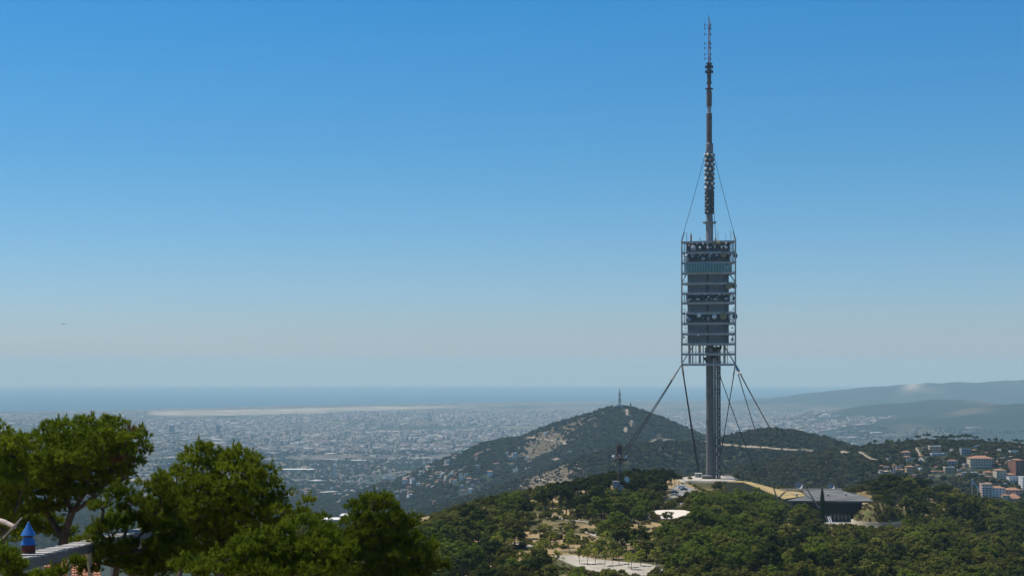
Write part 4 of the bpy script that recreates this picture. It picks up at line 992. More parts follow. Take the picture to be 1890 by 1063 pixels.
for (kind, x, y, z, sc, px, rt, hw) in indiv:
    nm, cat = TINT[kind]; tme, cme = Rn.choice(TREES[kind])[:2]
    size = ('small ' if sc < .8 else 'large ' if sc > 1.08 else '') if kind in ('oak', 'broad') else ''
    lab = f'{size}{ADJ[kind]} {place_words(px, rt+hw*.8, LM_NEAR)}'
    t = thing(nm, lab, cat, (x, y, z-curve_drop(x, y)), Rn.uniform(0, 6.28), 'group of '+lab); t.scale = (sc*Rn.uniform(.9, 1.12), sc*Rn.uniform(.9, 1.12), sc)
    link('trunk', tme, t); link('crown', cme, t)
cp = P(1517.6, 899.5, 806); t = thing('cypress_tree', 'narrow dark cypress standing alone before the dark wall of the flat grey building', 'cypress', (cp[0], cp[1], 430.1)); t.scale = (1.05, 1.05, (cp[2]-430.1)/11.6)
link('crown', cyp_me, t); m_ = MB(); m_.tube((0,0,-.5), (0,0,3), .2, n=6); m_.build('trunk', bark, t)

# ---- masses too many to count: one object each, instanced by geometry nodes
SRC = bpy.data.collections.new('sources')
def scatter(name, pts, scl, rot, src_objs, kindtag='stuff', zs=None):
    col = bpy.data.collections.new(name+'_source')
    for o in src_objs: col.objects.link(o)
    me = bpy.data.meshes.new(name); me.vertices.add(len(pts)); me.vertices.foreach_set('co', np.asarray(pts, np.float32).ravel())
    a = me.attributes.new('sc', 'FLOAT_VECTOR', 'POINT'); sv = np.stack([scl, scl, scl*(zs if zs is not None else 1)], 1); a.data.foreach_set('vector', sv.astype(np.float32).ravel())
    a = me.attributes.new('rz', 'FLOAT', 'POINT'); a.data.foreach_set('value', np.asarray(rot, np.float32))
    o = link(name, me); o['kind'] = kindtag
    ng = bpy.data.node_groups.new(name, 'GeometryNodeTree'); ng.interface.new_socket('Geometry', in_out='INPUT', socket_type='NodeSocketGeometry'); ng.interface.new_socket('Geometry', in_out='OUTPUT', socket_type='NodeSocketGeometry')
    gi = ng.nodes.new('NodeGroupInput'); go = ng.nodes.new('NodeGroupOutput'); ip = ng.nodes.new('GeometryNodeInstanceOnPoints'); ci = ng.nodes.new('GeometryNodeCollectionInfo')
    ci.inputs['Collection'].default_value = col; ci.inputs['Separate Children'].default_value = True; ci.inputs['Reset Children'].default_value = True; ip.inputs['Pick Instance'].default_value = True
    na_ = ng.nodes.new('GeometryNodeInputNamedAttribute'); na_.data_type = 'FLOAT_VECTOR'; na_.inputs[0].default_value = 'sc'
    nr2 = ng.nodes.new('GeometryNodeInputNamedAttribute'); nr2.data_type = 'FLOAT'; nr2.inputs[0].default_value = 'rz'; cx_ = ng.nodes.new('ShaderNodeCombineXYZ')
    L = ng.links.new; L(gi.outputs[0], ip.inputs['Points']); L(ci.outputs[0], ip.inputs['Instance']); L(na_.outputs[0], ip.inputs['Scale']); L(nr2.outputs[0], cx_.inputs[2]); L(cx_.outputs[0], ip.inputs['Rotation']); L(ip.outputs[0], go.inputs[0])
    rv = ng.nodes.new('FunctionNodeRandomValue'); rv.data_type = 'INT'; rv.inputs['Min'].default_value = 0; rv.inputs['Max'].default_value = max(0, len(src_objs)-1); L(rv.outputs['Value'], ip.inputs['Instance Index'])
    md = o.modifiers.new('scatter', 'NODES'); md.node_group = ng
    return o
def src(name, me): return bpy.data.objects.new(name, me)
def combo(kind, i):
    tme, cme, V, F, vv, mb = TREES[kind][i]
    Vt = np.array([tuple(v) for v in mb.v]); fl = []
    for f in mb.f:
        for k in range(1, len(f)-1): fl.append((f[0], f[k], f[k+1]))
    Vall = np.r_[V, Vt]; Fall = np.r_[F, np.array(fl)+len(V)]
    return np_mesh('tree', Vall, Fall, [MATS_T[kind], bark], fmat=np.r_[np.zeros(len(F)), np.ones(len(fl))], attrs={'v': ('FACE', np.r_[vv, np.zeros(len(fl))])})
for kind in ('oak', 'broad', 'pine', 'umbrella', 'young'):
    rs = [p for p in rest if p[0] == kind]
    if not rs: continue
    pts = [(p[1], p[2], p[3]-curve_drop(p[1], p[2])) for p in rs]; s_ = [src('tree_source', combo(kind, i)) for i in range(len(TREES[kind]))]
    scatter('woodland', pts, np.array([p[4] for p in rs]), [Rn.uniform(0, 6.28) for _ in rs], s_)
# undergrowth on the hilltop
def bush_mesh(seed, mt, rad=1.0, cl=10, lv=34, size=.2):
    V, F, vv = crown_mesh('bush', seed, cl, lv, (rad, rad, rad*.75, rad*.45), size, mt, .5, .3); return np_mesh('bush', V, F, [mt], attrs={'v': ('FACE', vv)})
L_dryg = leaf_mat('dry_scrub', (.10,.085,.035), (.17,.13,.06), .2, .3)
nb_ = 15000; bx = rng.uniform(-130, 400, nb_); by = rng.uniform(330, 1110, nb_); bh = height(bx, by); okb = np.ones(nb_, bool)
for poly in CLEAR: okb &= poly_dist(bx, by, poly) > 2.6
okb &= np.hypot(bx-mound_c[0], by-mound_c[1]) > 14.5
pxb = CX+FPX*bx/by; okb &= (pxb > 540) & (pxb < 1960)
for poly in CLEAR[:3]: okb &= poly_dist(bx, by, poly) > 3
nbv = fbm(bx/20, by/20, 15, 3); okb &= nbv < .17
bx, by, bh, nbv = bx[okb], by[okb], bh[okb], nbv[okb]
scatter('undergrowth', np.c_[bx, by, bh-curve_drop(bx, by)], rng.uniform(.5, 1.5, len(bx)), rng.uniform(0, 6.28, len(bx)), [src('bush_source', bush_mesh(k, L_oak if k < 4 else L_dryg)) for k in range(5)])

# ---- canopy on the middle and far hills
def puff(seed, mt, lv=240):
    V, F, vv = crown_mesh('puff', seed, 12, lv//12, (3.2, 3.2, 2.4, 2.2), 1.0, mt, .42, .6)
    # a solid lumpy core so that the small far crowns stay opaque
    R = np.random.default_rng(seed); th = np.linspace(0, 2*np.pi, 9)[:-1]; core = [(0, 0, 4.2)]
    for z, r in ((3.5, 1.7), (2.2, 2.5), (.8, 2.3), (-1.5, 1.2)):
        for a in th: core.append((r*math.cos(a)*R.uniform(.8, 1.2), r*math.sin(a)*R.uniform(.8, 1.2), z))
    fl = [(0, 1+i, 1+(i+1) % 8) for i in range(8)]
    for j in range(3):
        for i in range(8):
            a, b_, c, d_ = 1+j*8+i, 1+j*8+(i+1) % 8, 1+(j+1)*8+(i+1) % 8, 1+(j+1)*8+i; fl += [(a, d_, c), (a, c, b_)]
    return np_mesh('puff', np.r_[V, np.array(core)], np.r_[F, np.array(fl)+len(V)], [mt], attrs={'v': ('FACE', np.r_[vv, np.full(len(fl), .3)])})
def sc_pts(n, r0, r1, pxa, pxb_):
    d = np.sqrt(rng.uniform(r0**2, r1**2, n)); px = rng.uniform(pxa, pxb_, n); return (px-CX)/FPX*d, d
far_src = [src('puff_source', puff(s_, L_far)) for s_ in range(4)]
# which ground the camera's hill can see at all (with a margin)
TAN = (GZ-CAMZ)/RR; RUN = np.maximum.accumulate(TAN, axis=0)
def seen(x, y, z, up=14):
    r = np.hypot(x, y); a = np.degrees(np.arctan2(x, y)); i = np.clip(np.searchsorted(rr, r)-1, 0, nr-1); j = np.clip(np.searchsorted(aang, a), 0, na-1)
    return (z+up-CAMZ)/r >= RUN[i, j]
NF = 420000
fx, fy = sc_pts(NF, 1150, 6800, -250, 2100)
fh = height(fx, fy); fcv = cover(fx, fy)
rowf = EY+FPX*(CAMZ-fh+curve_drop(fx, fy))/fy
keepf = (rng.random(NF) < np.clip(fcv*1.1, 0, 1)*np.where(fy < 3600, 1.0, .75)) & (rowf < 1040) & (fh > 20) & seen(fx, fy, fh-curve_drop(fx, fy))
print('canopy', keepf.sum())
# keep the tracks open
for pts, wd, off in TRACKS:
    g = [p for p in ground_at(pts) if p]
    for a, b_ in zip(g[:-1], g[1:]):
        dx, dy = b_[0]-a[0], b_[1]-a[1]; L2 = dx*dx+dy*dy+1e-6
        if L2 > 810000: continue
        tt = np.clip(((fx-a[0])*dx+(fy-a[1])*dy)/L2, 0, 1); keepf &= np.hypot(fx-a[0]-tt*dx, fy-a[1]-tt*dy) > wd*.7+4
FARX, FARY, FARH = fx[keepf], fy[keepf], fh[keepf]

# ------------------------------------------------------------------ houses on the right-hand ridge
def house_mat(n, c): return mat('render_'+n, c, .85, .07, .4)
WALLS = {'cream': house_mat('cream', (.55,.47,.35)), 'white': house_mat('white', (.72,.70,.66)), 'pink': house_mat('pink', (.52,.36,.29)), 'brick': house_mat('brick', (.26,.12,.08)), 'grey': house_mat('grey', (.34,.34,.33)), 'ochre': house_mat('ochre', (.50,.34,.18)), 'tan': house_mat('tan', (.40,.32,.22))}
ROOFS = {'orange': mat('orange_tiles', (.33,.17,.10), .9, .2, .8), 'brown': mat('brown_tiles', (.22,.125,.085), .9, .2, .8), 'flat_grey': mat('flat_grey_roof', (.36,.36,.35), .9, .1, .3), 'flat_white': mat('flat_white_roof', (.66,.64,.60), .9, .08, .3), 'flat_tan': mat('flat_tan_roof', (.45,.36,.27), .9, .1, .3)}
HOUSES = []
def build_house(name, label, px0, px1, row_top, row_bot, wall, roof, d, dep=None, floors=2, hip=True, rz=0.0, group=None, cat='house', win=True, roof_h=None, balc=False):
    x0 = (px0-CX)/FPX*d; x1 = (px1-CX)/FPX*d; wd = x1-x0; xc = (x0+x1)/2; zt_ = CAMZ-(row_top-EY)/FPX*d; zb = CAMZ-(row_bot-EY)/FPX*d
    dep = dep or max(8, wd*.6); zg = min(HZ(xc, d), HZ(xc, d+dep), zb)-1.5
    t = thing(name, label, cat, (xc, d+dep/2, zg), rz, group)
    rh = roof_h if roof_h is not None else (min(3.2, wd*.13) if hip else .5)
    h = zt_-rh-zg; c = HOUSES.append((xc, d+dep/2, max(wd, dep)*.5))
    m_ = MB(); m_.box((0, 0, h/2), (wd, dep, h)); m_.build('wall', WALLS[wall], t)
    m_ = MB()
    if hip:
        ov = .6; a, b_ = wd/2+ov, dep/2+ov; rl = max(0, a-b_)*.9; vs = [(-a,-b_,h),(a,-b_,h),(a,b_,h),(-a,b_,h),(-rl,0,h+rh),(rl,0,h+rh)]
        if rl < .01: vs[4] = (-.3,0,h+rh); vs[5] = (.3,0,h+rh)
        m_.add(vs, [(0,1,5,4),(1,2,5),(2,3,4,5),(3,0,4),(3,2,1,0)])
    else:
        m_.box((0, 0, h+.15), (wd+.3, dep+.3, .3)); 
        for sx in (-1, 1): m_.box((sx*(wd/2), 0, h+.55), (.25, dep+.3, .5))
        for sy in (-1, 1): m_.box((0, sy*dep/2, h+.55), (wd-.26, .25, .5))
    m_.build('roof', ROOFS[roof], t)
    fh_ = 3.1; vis_h = zt_-rh-zb; nf = max(1, min(floors, int(vis_h/2.6))); nw = max(2, int(wd/3.2))
    if win:
        for f in range(nf):
            z = h-1.75-f*fh_*min(1.0, vis_h/(nf*fh_))
            for i in range(nw):
                x = -wd/2+(i+.5)*wd/nw
                m_ = MB(); m_.box((x, -dep/2-.02, z), (1.15, .16, 1.6)); m_.build('window', dark_glass, t)
            for i in range(max(1, int(dep/4))):
                y = -dep/2+(i+.5)*dep/max(1, int(dep/4)); m_ = MB(); m_.box((-wd/2-.02, y, z), (.16, 1.15, 1.6)); m_.build('window', dark_glass, t)
            if balc:
                m_ = MB(); m_.box((0, -dep/2-.8, z-1.3), (wd*.96, 1.5, .9)); m_.build('balcony', WALLS['white'], t)
    if hip and wd > 9: m_ = MB(); m_.box((wd*.22, dep*.1, h+rh*.9), (.9, .9, 1.6)); m_.build('chimney', WALLS[wall], t)
    return t
D0 = 2000
HL = [
 ('hotel', 'large pale villa with orange hipped roof and rows of windows on the right-hand slope', 1792,1835,841,864,'cream','orange',1990,dict(floors=3, dep=20, cat='building')),
 ('flat_roofed_house', 'cream flat-roofed house left of the crest pines, above a pale terrace', 1716,1737,823,835,'tan','flat_white',2100,dict(hip=False)),
 ('terrace_building', 'long pale single-storey block just below the cream flat-roofed house', 1719,1743,836.5,840,'white','flat_white',2070,dict(hip=False, floors=1, dep=8)),
 ('flat_roofed_house', 'grey flat-roofed house right of the cream flat-roofed one', 1738,1754,824,832,'grey','flat_grey',2120,dict(hip=False)),
 ('flat_roofed_house', 'pale grey house with stepped flat roofs above and left of the large villa', 1774,1793,828,840,'grey','flat_grey',2090,dict(hip=False)),
 ('small_house', 'white low house near the crest, above the stepped grey house', 1797,1809,822.5,827,'white','flat_white',2150,dict(hip=False, floors=1)),
 ('orange_roofed_house', 'salmon house with an orange roof at the crest on the far right', 1856,1867,816,826,'pink','orange',2160,dict()),
 ('small_house', 'white low house peeping out at the crest below the salmon one', 1865,1880,832,836,'white','flat_white',2100,dict(hip=False, floors=1)),
 ('orange_roofed_house', 'wide low house with a bright orange roof on the left end of the village', 1648,1661,830,835,'white','orange',2190,dict(floors=1)),
 ('orange_roofed_house', 'upper salmon house of the stacked pair in the middle of the village', 1665,1681,832,840,'pink','orange',2160,dict()),
 ('orange_roofed_house', 'lower salmon house of the stacked pair in the middle of the village', 1668,1680,841,846,'pink','orange',2120,dict(floors=1)),
 ('white_house', 'bright white house below the stacked salmon pair, on its left', 1655,1663,848,855,'white','flat_white',2080,dict(hip=False)),
 ('white_house', 'white house below the stacked salmon pair, on its right', 1673,1688,846.5,852,'white','flat_grey',2085,dict(hip=False, floors=1)),
 ('ochre_house', 'tall ochre and pink house in the middle of the slope below the village', 1673,1688,859,873,'ochre','orange',2000,dict()),
 ('small_house', 'small orange house at the top of the left group of houses', 1625,1632,858,864,'ochre','orange',2050,dict()),
 ('small_house', 'pinkish house in the middle of the left group of houses', 1634,1643,860,867,'pink','brown',2040,dict()),
 ('small_house', 'white-walled small house at the lower left of the left group', 1624,1630,867,875,'white','orange',2000,dict()),
 ('small_house', 'tan low house at the bottom of the left group', 1630,1641,868,873,'tan','flat_tan',2005,dict(floors=1)),
 ('small_house', 'white low house right of the dark cypress in the left group', 1645,1653,866,870,'white','flat_grey',2010,dict(hip=False, floors=1)),
 ('small_house', 'ochre house on the upper right of the left group', 1649,1655,857,864,'ochre','orange',2050,dict()),
 ('small_house', 'white house just below the white bend of the village road', 1698,1703,848,854,'white','flat_white',2080,dict(hip=False)),
 ('small_house', 'low cream house with a brown roof right of the village road', 1711,1727,853,858,'cream','brown',2060,dict(floors=1)),
 ('small_house', 'small white house below the brown-roofed low house', 1698,1703,864,868,'white','flat_white',2010,dict(hip=False, floors=1)),
 ('small_house', 'grey house with a terracotta band left of the large villa', 1750,1768,848,858,'grey','brown',2040,dict()),
 ('small_house', 'brown-roofed house above and left of the large villa', 1760,1777,843,849,'cream','orange',2070,dict(floors=1)),
 ('terraced_house', 'cream stepped house low on the slope left of the large villa', 1744,1762,862,874,'tan','flat_white',1990,dict(hip=False, floors=3)),
 ('small_house', 'low house with an orange roof below the large villa', 1817,1832,869,875,'cream','orange',1930,dict(floors=1)),
 ('white_house', 'white house on the slope above and right of the large villa', 1832,1847,840,845,'white','flat_white',2070,dict(hip=False, floors=1)),
 ('apartment_block', 'reddish-brown brick apartment block with an ochre top at the right edge', 1874,1888,847,878,'brick','orange',1960,dict(floors=6, cat='building', dep=16)),
 ('apartment_block', 'dark brick block left of the tall reddish one', 1866,1874,850,870,'brick','flat_tan',1980,dict(floors=4, hip=False, cat='building', dep=12)),
 ('apartment_block', 'salmon apartment block with an orange roof left of the brick ones', 1839,1857,865,881,'cream','orange',1930,dict(floors=4, cat='building', dep=14)),
 ('apartment_block', 'pink apartment block stepping down right of the salmon one', 1857,1875,873,886,'pink','orange',1900,dict(floors=3, cat='building', dep=14)),
 ('apartment_block', 'white apartment block with stacked balconies at the right edge', 1863,1886,880,893,'white','flat_grey',1880,dict(floors=4, hip=False, cat='building', dep=12, balc=True)),
 ('apartment_block', 'white block with balconies cut by the right edge of the picture', 1886,1905,880,902,'white','flat_white',1885,dict(floors=5, hip=False, cat='building', dep=12, balc=True)),
 ('apartment_block', 'cream-edged pink apartment block with white balconies, leftmost of the lowest row', 1813,1832,893,916,'pink','flat_tan',1820,dict(floors=5, hip=False, cat='building', dep=14, balc=True)),
 ('apartment_block', 'long white and salmon apartment block, second of the lowest row', 1832,1856,897,914,'white','orange',1815,dict(floors=4, cat='building', dep=14)),
 ('apartment_block', 'long salmon-roofed apartment block at the right end of the lowest row', 1856,1886,900,914,'pink','orange',1815,dict(floors=3, cat='building', dep=14)),
 ('brown_roofed_house', 'broad house with a large terracotta roof below the lowest apartment row', 1862,1888,911,925,'pink','orange',1760,dict(floors=2, roof_h=5.5, dep=18)),
 ('brown_roofed_house', 'house with a terracotta roof left of the broad one below the apartment row', 1851,1864,912,922,'cream','orange',1765,dict(floors=2)),
 ('small_house', 'small pink top floor peeping above the leftmost apartment block', 1820,1828,890,896,'pink','orange',1840,dict(floors=1)),
 ('small_house', 'white house between the trees above the lowest apartment row', 1851,1859,892,897,'white','flat_white',1850,dict(hip=False, floors=1)),
 ('small_house', 'white wall-like house on the bright bend at the left end of the ridge', 1592,1604,833,839,'cream','flat_white',2300,dict(hip=False, floors=1)),
 ('small_house', 'pink house with orange roof beside the dark firs at the left end', 1618,1628,830,835,'pink','orange',2250,dict(floors=1)),
 ('small_house', 'grey house low among trees at the crest, right of the pines', 1808,1816,825,829,'grey','flat_grey',2140,dict(hip=False, floors=1)),
 ('small_house', 'reddish house on the crest among the tallest pines', 1751,1765,812,820,'brick','brown',2230,dict(floors=2)),
]
for nm, lab, a, b_, rt, rb, wl, rf, d, kw in HL:
    # stand it on the slope: the distance where its foot meets the ground
    xs = np.full(60, 0.0); ds = np.linspace(1500, 2500, 60); xc = ((a+b_)/2-CX)/FPX*ds; zz = height(xc.copy(), ds.copy())-curve_drop(xc, ds); rr_ = EY+FPX*(CAMZ-zz)/ds
    k = int(np.argmin(np.abs(rr_-rb)+np.abs(ds-d)/400)); dd = float(ds[k])
    build_house(nm, lab, a, b_, rt, rb, wl, rf, dd, rz=random.uniform(-.12, .12), **kw)
# more small houses tucked among the trees of the village
vg = [(x, r) for x, r in ((random.uniform(1622, 1888), random.uniform(828, 882)) for _ in range(190)) if not (x < 1700 and r < 846) and not any(a-3 < x < b_+3 and rt-3 < r < rb+5 for _n, _l, a, b_, rt, rb, *_ in HL)]
vg = [(x, r) for i, (x, r) in enumerate(vg) if all(abs(x-x2)/13+abs(r-r2)/6 > 1 for x2, r2 in vg[:i])]
VLM = [('the large villa', 1813, 852), ('the crest pines', 1760, 812), ('the stacked salmon pair', 1672, 840), ('the left house group', 1640, 864), ('the reddish apartment block', 1880, 860), ('the cream stepped house', 1753, 868), ('the cream flat-roofed house', 1726, 828), ('the lowest apartment row', 1850, 900), ('the village road', 1698, 842)]
for (x, r), g in zip(vg, ground_at(vg)):
    if not g: continue
    w2 = random.uniform(5, 10); wl = random.choice(['cream', 'white', 'pink', 'tan', 'white', 'ochre', 'grey']); rf = random.choice(['orange', 'brown', 'flat_grey', 'flat_tan', 'flat_white', 'orange']); hp_ = not rf.startswith('flat')
    lab = f"small {wl} house, {rf.replace('flat_', 'flat ')} roof, {place_words(x, r, VLM)}"
    hgt_ = random.uniform(3, 5.5)
    build_house('small_house', lab, x-w2/2, x+w2/2, r-hgt_, r+1, wl, rf, g[1], hip=hp_, floors=2, rz=random.uniform(-.6, .6), group='group of '+lab)
# blue construction crane / chute seen between the trees
p = P(1800, 892, 1860); t = thing('blue_slide', 'pale blue slanting structure between the trees below the large villa', 'structure', (p[0], p[1], HZ(p[0], p[1])))
h_ = p[2]-HZ(p[0], p[1])
m_ = MB(); m_.tube((-3.5, 0, h_+5), (-1.5, 0, h_), 1.0, n=6); m_.tube((-1.5, 0, h_), (4, -1, h_-6), .8, n=6); m_.build('sloping_deck', mat('pale_blue_paint', (.25,.42,.58), .5, .1, 1), t)
m_ = MB(); m_.tube((-3.5, 0, -1), (-3.5, 0, h_+5), .4, n=6); m_.tube((3, 0, -1), (3, 0, h_-4), .4, n=6); m_.build('support', steel, t)

# ------------------------------------------------------------------ crest pines and firs of that ridge
far_n = 0
for px, row, hgt, kind in ((1694,811,11,'umbrella'),(1711,807,13,'umbrella'),(1728,812,10,'umbrella'),(1741,808,12,'pine'),(1756,805,14,'pine'),(1768,807,12,'umbrella'),(1780,806,14,'umbrella'),(1787,807,13,'umbrella'),(1801,810,11,'umbrella'),(1826,815,10,'pine'),(1838,811,12,'pine'),(1848,813,11,'pine'),(1875,818,11,'umbrella'),(1884,820,10,'umbrella'),(1737,812,10,'pine'),(1748,809,11,'pine'),
                           (1606,829,9,'pine'),(1615,824,11,'pine'),(1637,825,9,'pine'),(1675,814,9,'pine'),(1659,819,8,'pine'),(1645,822,8,'oak'),(1644,862,8,'pine')):
    d = 2240 if row < 835 else 2010; x = (px-CX)/FPX*d; z = HZ(x, d); top = CAMZ-(row-EY)/FPX*d; hgt = max(hgt, top-z); base_h = {'umbrella': 10.7, 'pine': 12.5, 'oak': 7.3}[kind]
    tme, cme = Rn.choice(TREES[kind])[:2]; s_ = hgt/base_h
    t = thing('oak_tree' if kind == 'oak' else 'pine_tree', f"{'flat-crowned' if kind == 'umbrella' else 'dense'} dark {'oak' if kind == 'oak' else 'pine'} on the crest above the village at the right", 'oak' if kind == 'oak' else 'pine', (x, d, z), Rn.uniform(0, 6), f"{'flat-crowned' if kind == 'umbrella' else 'dense'} {'oak' if kind == 'oak' else 'pine'}s on the village crest")
    if row > 835: t['label'] = 'dense dark fir rising among the leftmost group of village houses'; del t['group']
    t.scale = (s_, s_, s_); link('trunk', tme, t); link('crown', cme, t)

# trim the canopy where houses stand and where it would hide their faces, then scatter it
km = np.ones(len(FARX), bool)
for (hx, hy, hr) in HOUSES:
    ux, uy = hx/math.hypot(hx, hy), hy/math.hypot(hx, hy); rx_ = FARX-hx; ry_ = FARY-hy; al = -(rx_*ux+ry_*uy); pe = np.abs(rx_*uy-ry_*ux)
    km &= ~((al > -hr-3) & (al < hr+15) & (pe < hr+.5))
FARX, FARY, FARH = FARX[km], FARY[km], FARH[km]

# ------------------------------------------------------------------ houses on the slopes towards the plain, and the town
Rh = np.random.default_rng(77)
def simple_house_mesh(wd, dep, h, rh, wall, roof, gable):
    m_ = MB(); m_.box((0, 0, h/2-2), (wd, dep, h+4)); o_ = .4
    if gable: a, b_ = wd/2+o_, dep/2+o_; m_.add([(-a,-b_,h),(a,-b_,h),(a,b_,h),(-a,b_,h),(-a*.75,0,h+rh),(a*.75,0,h+rh)], [(0,1,5,4),(1,2,5),(2,3,4,5),(3,0,4)], 1)
    else: m_.box((0, 0, h+.2), (wd+.2, dep+.2, .4), mi=1); m_.box((wd*.2, 0, h+1.3), (wd*.25, dep*.3, 1.8), mi=0)
    nw = max(2, int(wd/3.5))
    for f in range(max(1, int(h/3))):
        for i in range(nw): m_.box((-wd/2+(i+.5)*wd/nw, -dep/2-.02, h-1.7-3*f), (1.3, .14, 1.5), mi=2)
    return m_
HM = []
for i, (wl, rf, g) in enumerate((('white','flat_white',0),('cream','orange',1),('white','orange',1),('pink','brown',1),('grey','flat_grey',0),('white','flat_grey',0),('cream','flat_tan',0),('tan','brown',1),('brick','flat_tan',0),('white','flat_white',0))):
    wd = 8+(i*37 % 7); o = simple_house_mesh(wd, 7+(i*13 % 4), 5+(i % 3)*1.8, 1.8, wl, rf, g).build('x', [WALLS[wl], ROOFS[rf], dark_glass]); HM.append((o.data, f'{wl} house, {rf.replace("flat_", "flat ")} roof,')); bpy.data.objects.remove(o)
clus = ground_at([(590,868),(640,878),(660,862),(700,873),(720,884),(745,876),(610,905),(625,915),(560,905),(545,915),(790,864),(810,872),(830,866),(850,880),(855,896),(870,904),(860,918),(840,925),(820,935),(795,940),(770,948),(740,905),(700,910),(670,906),(930,846),(880,866),(840,854),(780,880),(760,890),(820,890),(885,930),(905,920),(690,893),(650,905),(720,897),(930,880)])
n_ind = 0; hp = []
for g in clus:
    if not g: continue
    for k in range(Rh.integers(5, 11)):
        x = g[0]+Rh.normal()*70; y = g[1]+Rh.normal()*110; hp.append((x, y))
hp = [(x, y) for x, y in hp if 3200 < y < 8400]; random.shuffle(hp); hp = hp[:296]
grid2 = []
for x, y in hp:
    if any((x-a)**2+(y-b_)**2 < 17**2 for a, b_ in grid2[-60:]): continue
    grid2.append((x, y))
    me, lab = HM[int(Rh.integers(0, len(HM)))]; px = CX+FPX*x/y
    zn = 'left of the pointed far hill' if px > 820 else ('on the middle valley slope' if px > 680 else 'above the foreground pines')
    o = link('hillside_house', me, None, (x, y, HZ(x, y)+.5), float(Rh.uniform(-.7, .7)), float(Rh.uniform(.8, 1.35))); pw = place_words(px, EY+FPX*(CAMZ-o.location.z)/y, LM_FAR); tag(o, f'{lab} {pw}', 'house', f'group of {lab} {pw}')
hh_ = np.array(grid2); km = np.ones(len(FARX), bool)
for hx, hy in grid2: km &= ~((np.abs(FARX-hx) < 8) & (FARY-hy > -24) & (FARY-hy < 7))
FARX, FARY, FARH = FARX[km], FARY[km], FARH[km]
scf = rng.uniform(.7, 1.45, len(FARX))*np.where(FARY > 3600, 1.25, 1.0)*np.where((FARY > 1700) & (FARY < 2500), .9, 1)
scatter('hill_forest', np.c_[FARX, FARY, FARH-curve_drop(FARX, FARY)-.8*scf], scf, rng.uniform(0, 6.28, len(FARX)), far_src, zs=rng.uniform(.7, 1.2, len(FARX)))
# low scrub on the open faces
NS = 70000; sx_, sy_ = sc_pts(NS, 2400, 5600, 600, 1750); sh_ = height(sx_, sy_); cv = cover(sx_, sy_); ks = (cv < .6) & (rng.random(NS) < .8) & (sh_ > 60); sx_, sy_, sh_ = sx_[ks], sy_[ks], sh_[ks]
scatter('hillside_scrub', np.c_[sx_, sy_, sh_-curve_drop(sx_, sy_)-.3], rng.uniform(.22, .7, len(sx_))*rng.choice([.7, 1, 1.5], len(sx_)), rng.uniform(0, 6.28, len(sx_)), [src('scrub_source', puff(s_+20, L_scrub, 96)) for s_ in range(2)])

# the town on the plain: thousands of blocks in one mesh, the three hundred nearest as things
PAL = np.array([(.48,.45,.41),(.36,.30,.25),(.60,.58,.55),(.30,.19,.14),(.24,.22,.21),(.42,.32,.26),(.15,.13,.12),(.34,.33,.33)]); RPAL = np.array([(.34,.26,.21),(.40,.38,.35),(.30,.17,.12),(.55,.54,.52),(.22,.21,.20),(.30,.28,.26)])
NT = 62000
bx_, by_ = sc_pts(NT, 5000, 19000, -60, 1960); u_ = Rh.random(NT); bhh = height(bx_, by_)
um_ = fbm(bx_/1500, by_/1500, 55, 4)+.02; lowp = bhh < 120
dens = np.clip(.30+um_*4, .05, 1)*.8*lowp*np.where(coast_dist(bx_, by_) < -900, 1, 0)
dens *= np.where(by_ < 6800, np.clip((by_-4800)/2000, .1, 1)*.8, 1)
pxt = CX+FPX*bx_/by_; rwt = EY+FPX*(CAMZ-bhh+curve_drop(bx_, by_))/by_
dens = np.where((pxt > 265) & (pxt < 980) & (rwt < np.interp(pxt, [250,300,450,640,850,1000], [768,769,768,761,756,752])+1), .0, dens)
kk = u_ < dens; bx_, by_, bhh = bx_[kk], by_[kk], bhh[kk]; n = len(bx_)
ind = Rh.random(n) < np.where(by_ > 8500, .30, .08)
W_ = np.where(ind, Rh.uniform(30, 95, n), Rh.uniform(10, 28, n)); D_ = np.where(ind, Rh.uniform(25, 70, n), Rh.uniform(10, 22, n)); Hh = np.where(ind, Rh.uniform(7, 12, n), Rh.choice([5, 7, 10, 14, 20, 30], n, p=[.28,.27,.22,.14,.07,.02])*np.clip(.9+um_[kk]*1.5, .5, 1.4))
dist_a = np.array([.3, .85, -.15, .55])[(fnoise(bx_/2200, by_/2200, 12)*3.99).astype(int)]
A_ = dist_a+Rh.choice([0, 1.5708], n)+Rh.normal(0, .02, n)
ur, vr = bx_*np.cos(.42)+by_*np.sin(.42), -bx_*np.sin(.42)+by_*np.cos(.42); street = (np.abs((ur+fbm(bx_/3000, by_/3000, 4, 2)*900) % 820-410) < 30) | (np.abs((vr+fbm(bx_/3000, by_/3000, 6, 2)*900) % 1050-525) < 34)
Hh = np.where(street, .4, Hh)
wc = PAL[Rh.integers(0, len(PAL), n)]*Rh.uniform(.28, .55, (n, 1)); rc = RPAL[Rh.integers(0, len(RPAL), n)]*Rh.uniform(.16, .5, (n, 1)); rc = np.where(ind[:, None] & (Rh.random((n, 1)) < .16), np.array([.45,.44,.42]), rc)
bz = bhh-curve_drop(bx_, by_)
cs, sn = np.cos(A_), np.sin(A_); Vb = np.zeros((n, 8, 3))
for k, (sx, sy, sz) in enumerate(((-1,-1,0),(1,-1,0),(1,1,0),(-1,1,0),(-1,-1,1),(1,-1,1),(1,1,1),(-1,1,1))):
    lx, ly = sx*W_/2, sy*D_/2; Vb[:, k, 0] = bx_+lx*cs-ly*sn; Vb[:, k, 1] = by_+lx*sn+ly*cs; Vb[:, k, 2] = bz+np.where(sz, Hh, -3)
FB = np.array([(0,1,5,4),(1,2,6,5),(2,3,7,6),(3,0,4,7),(4,5,6,7)])
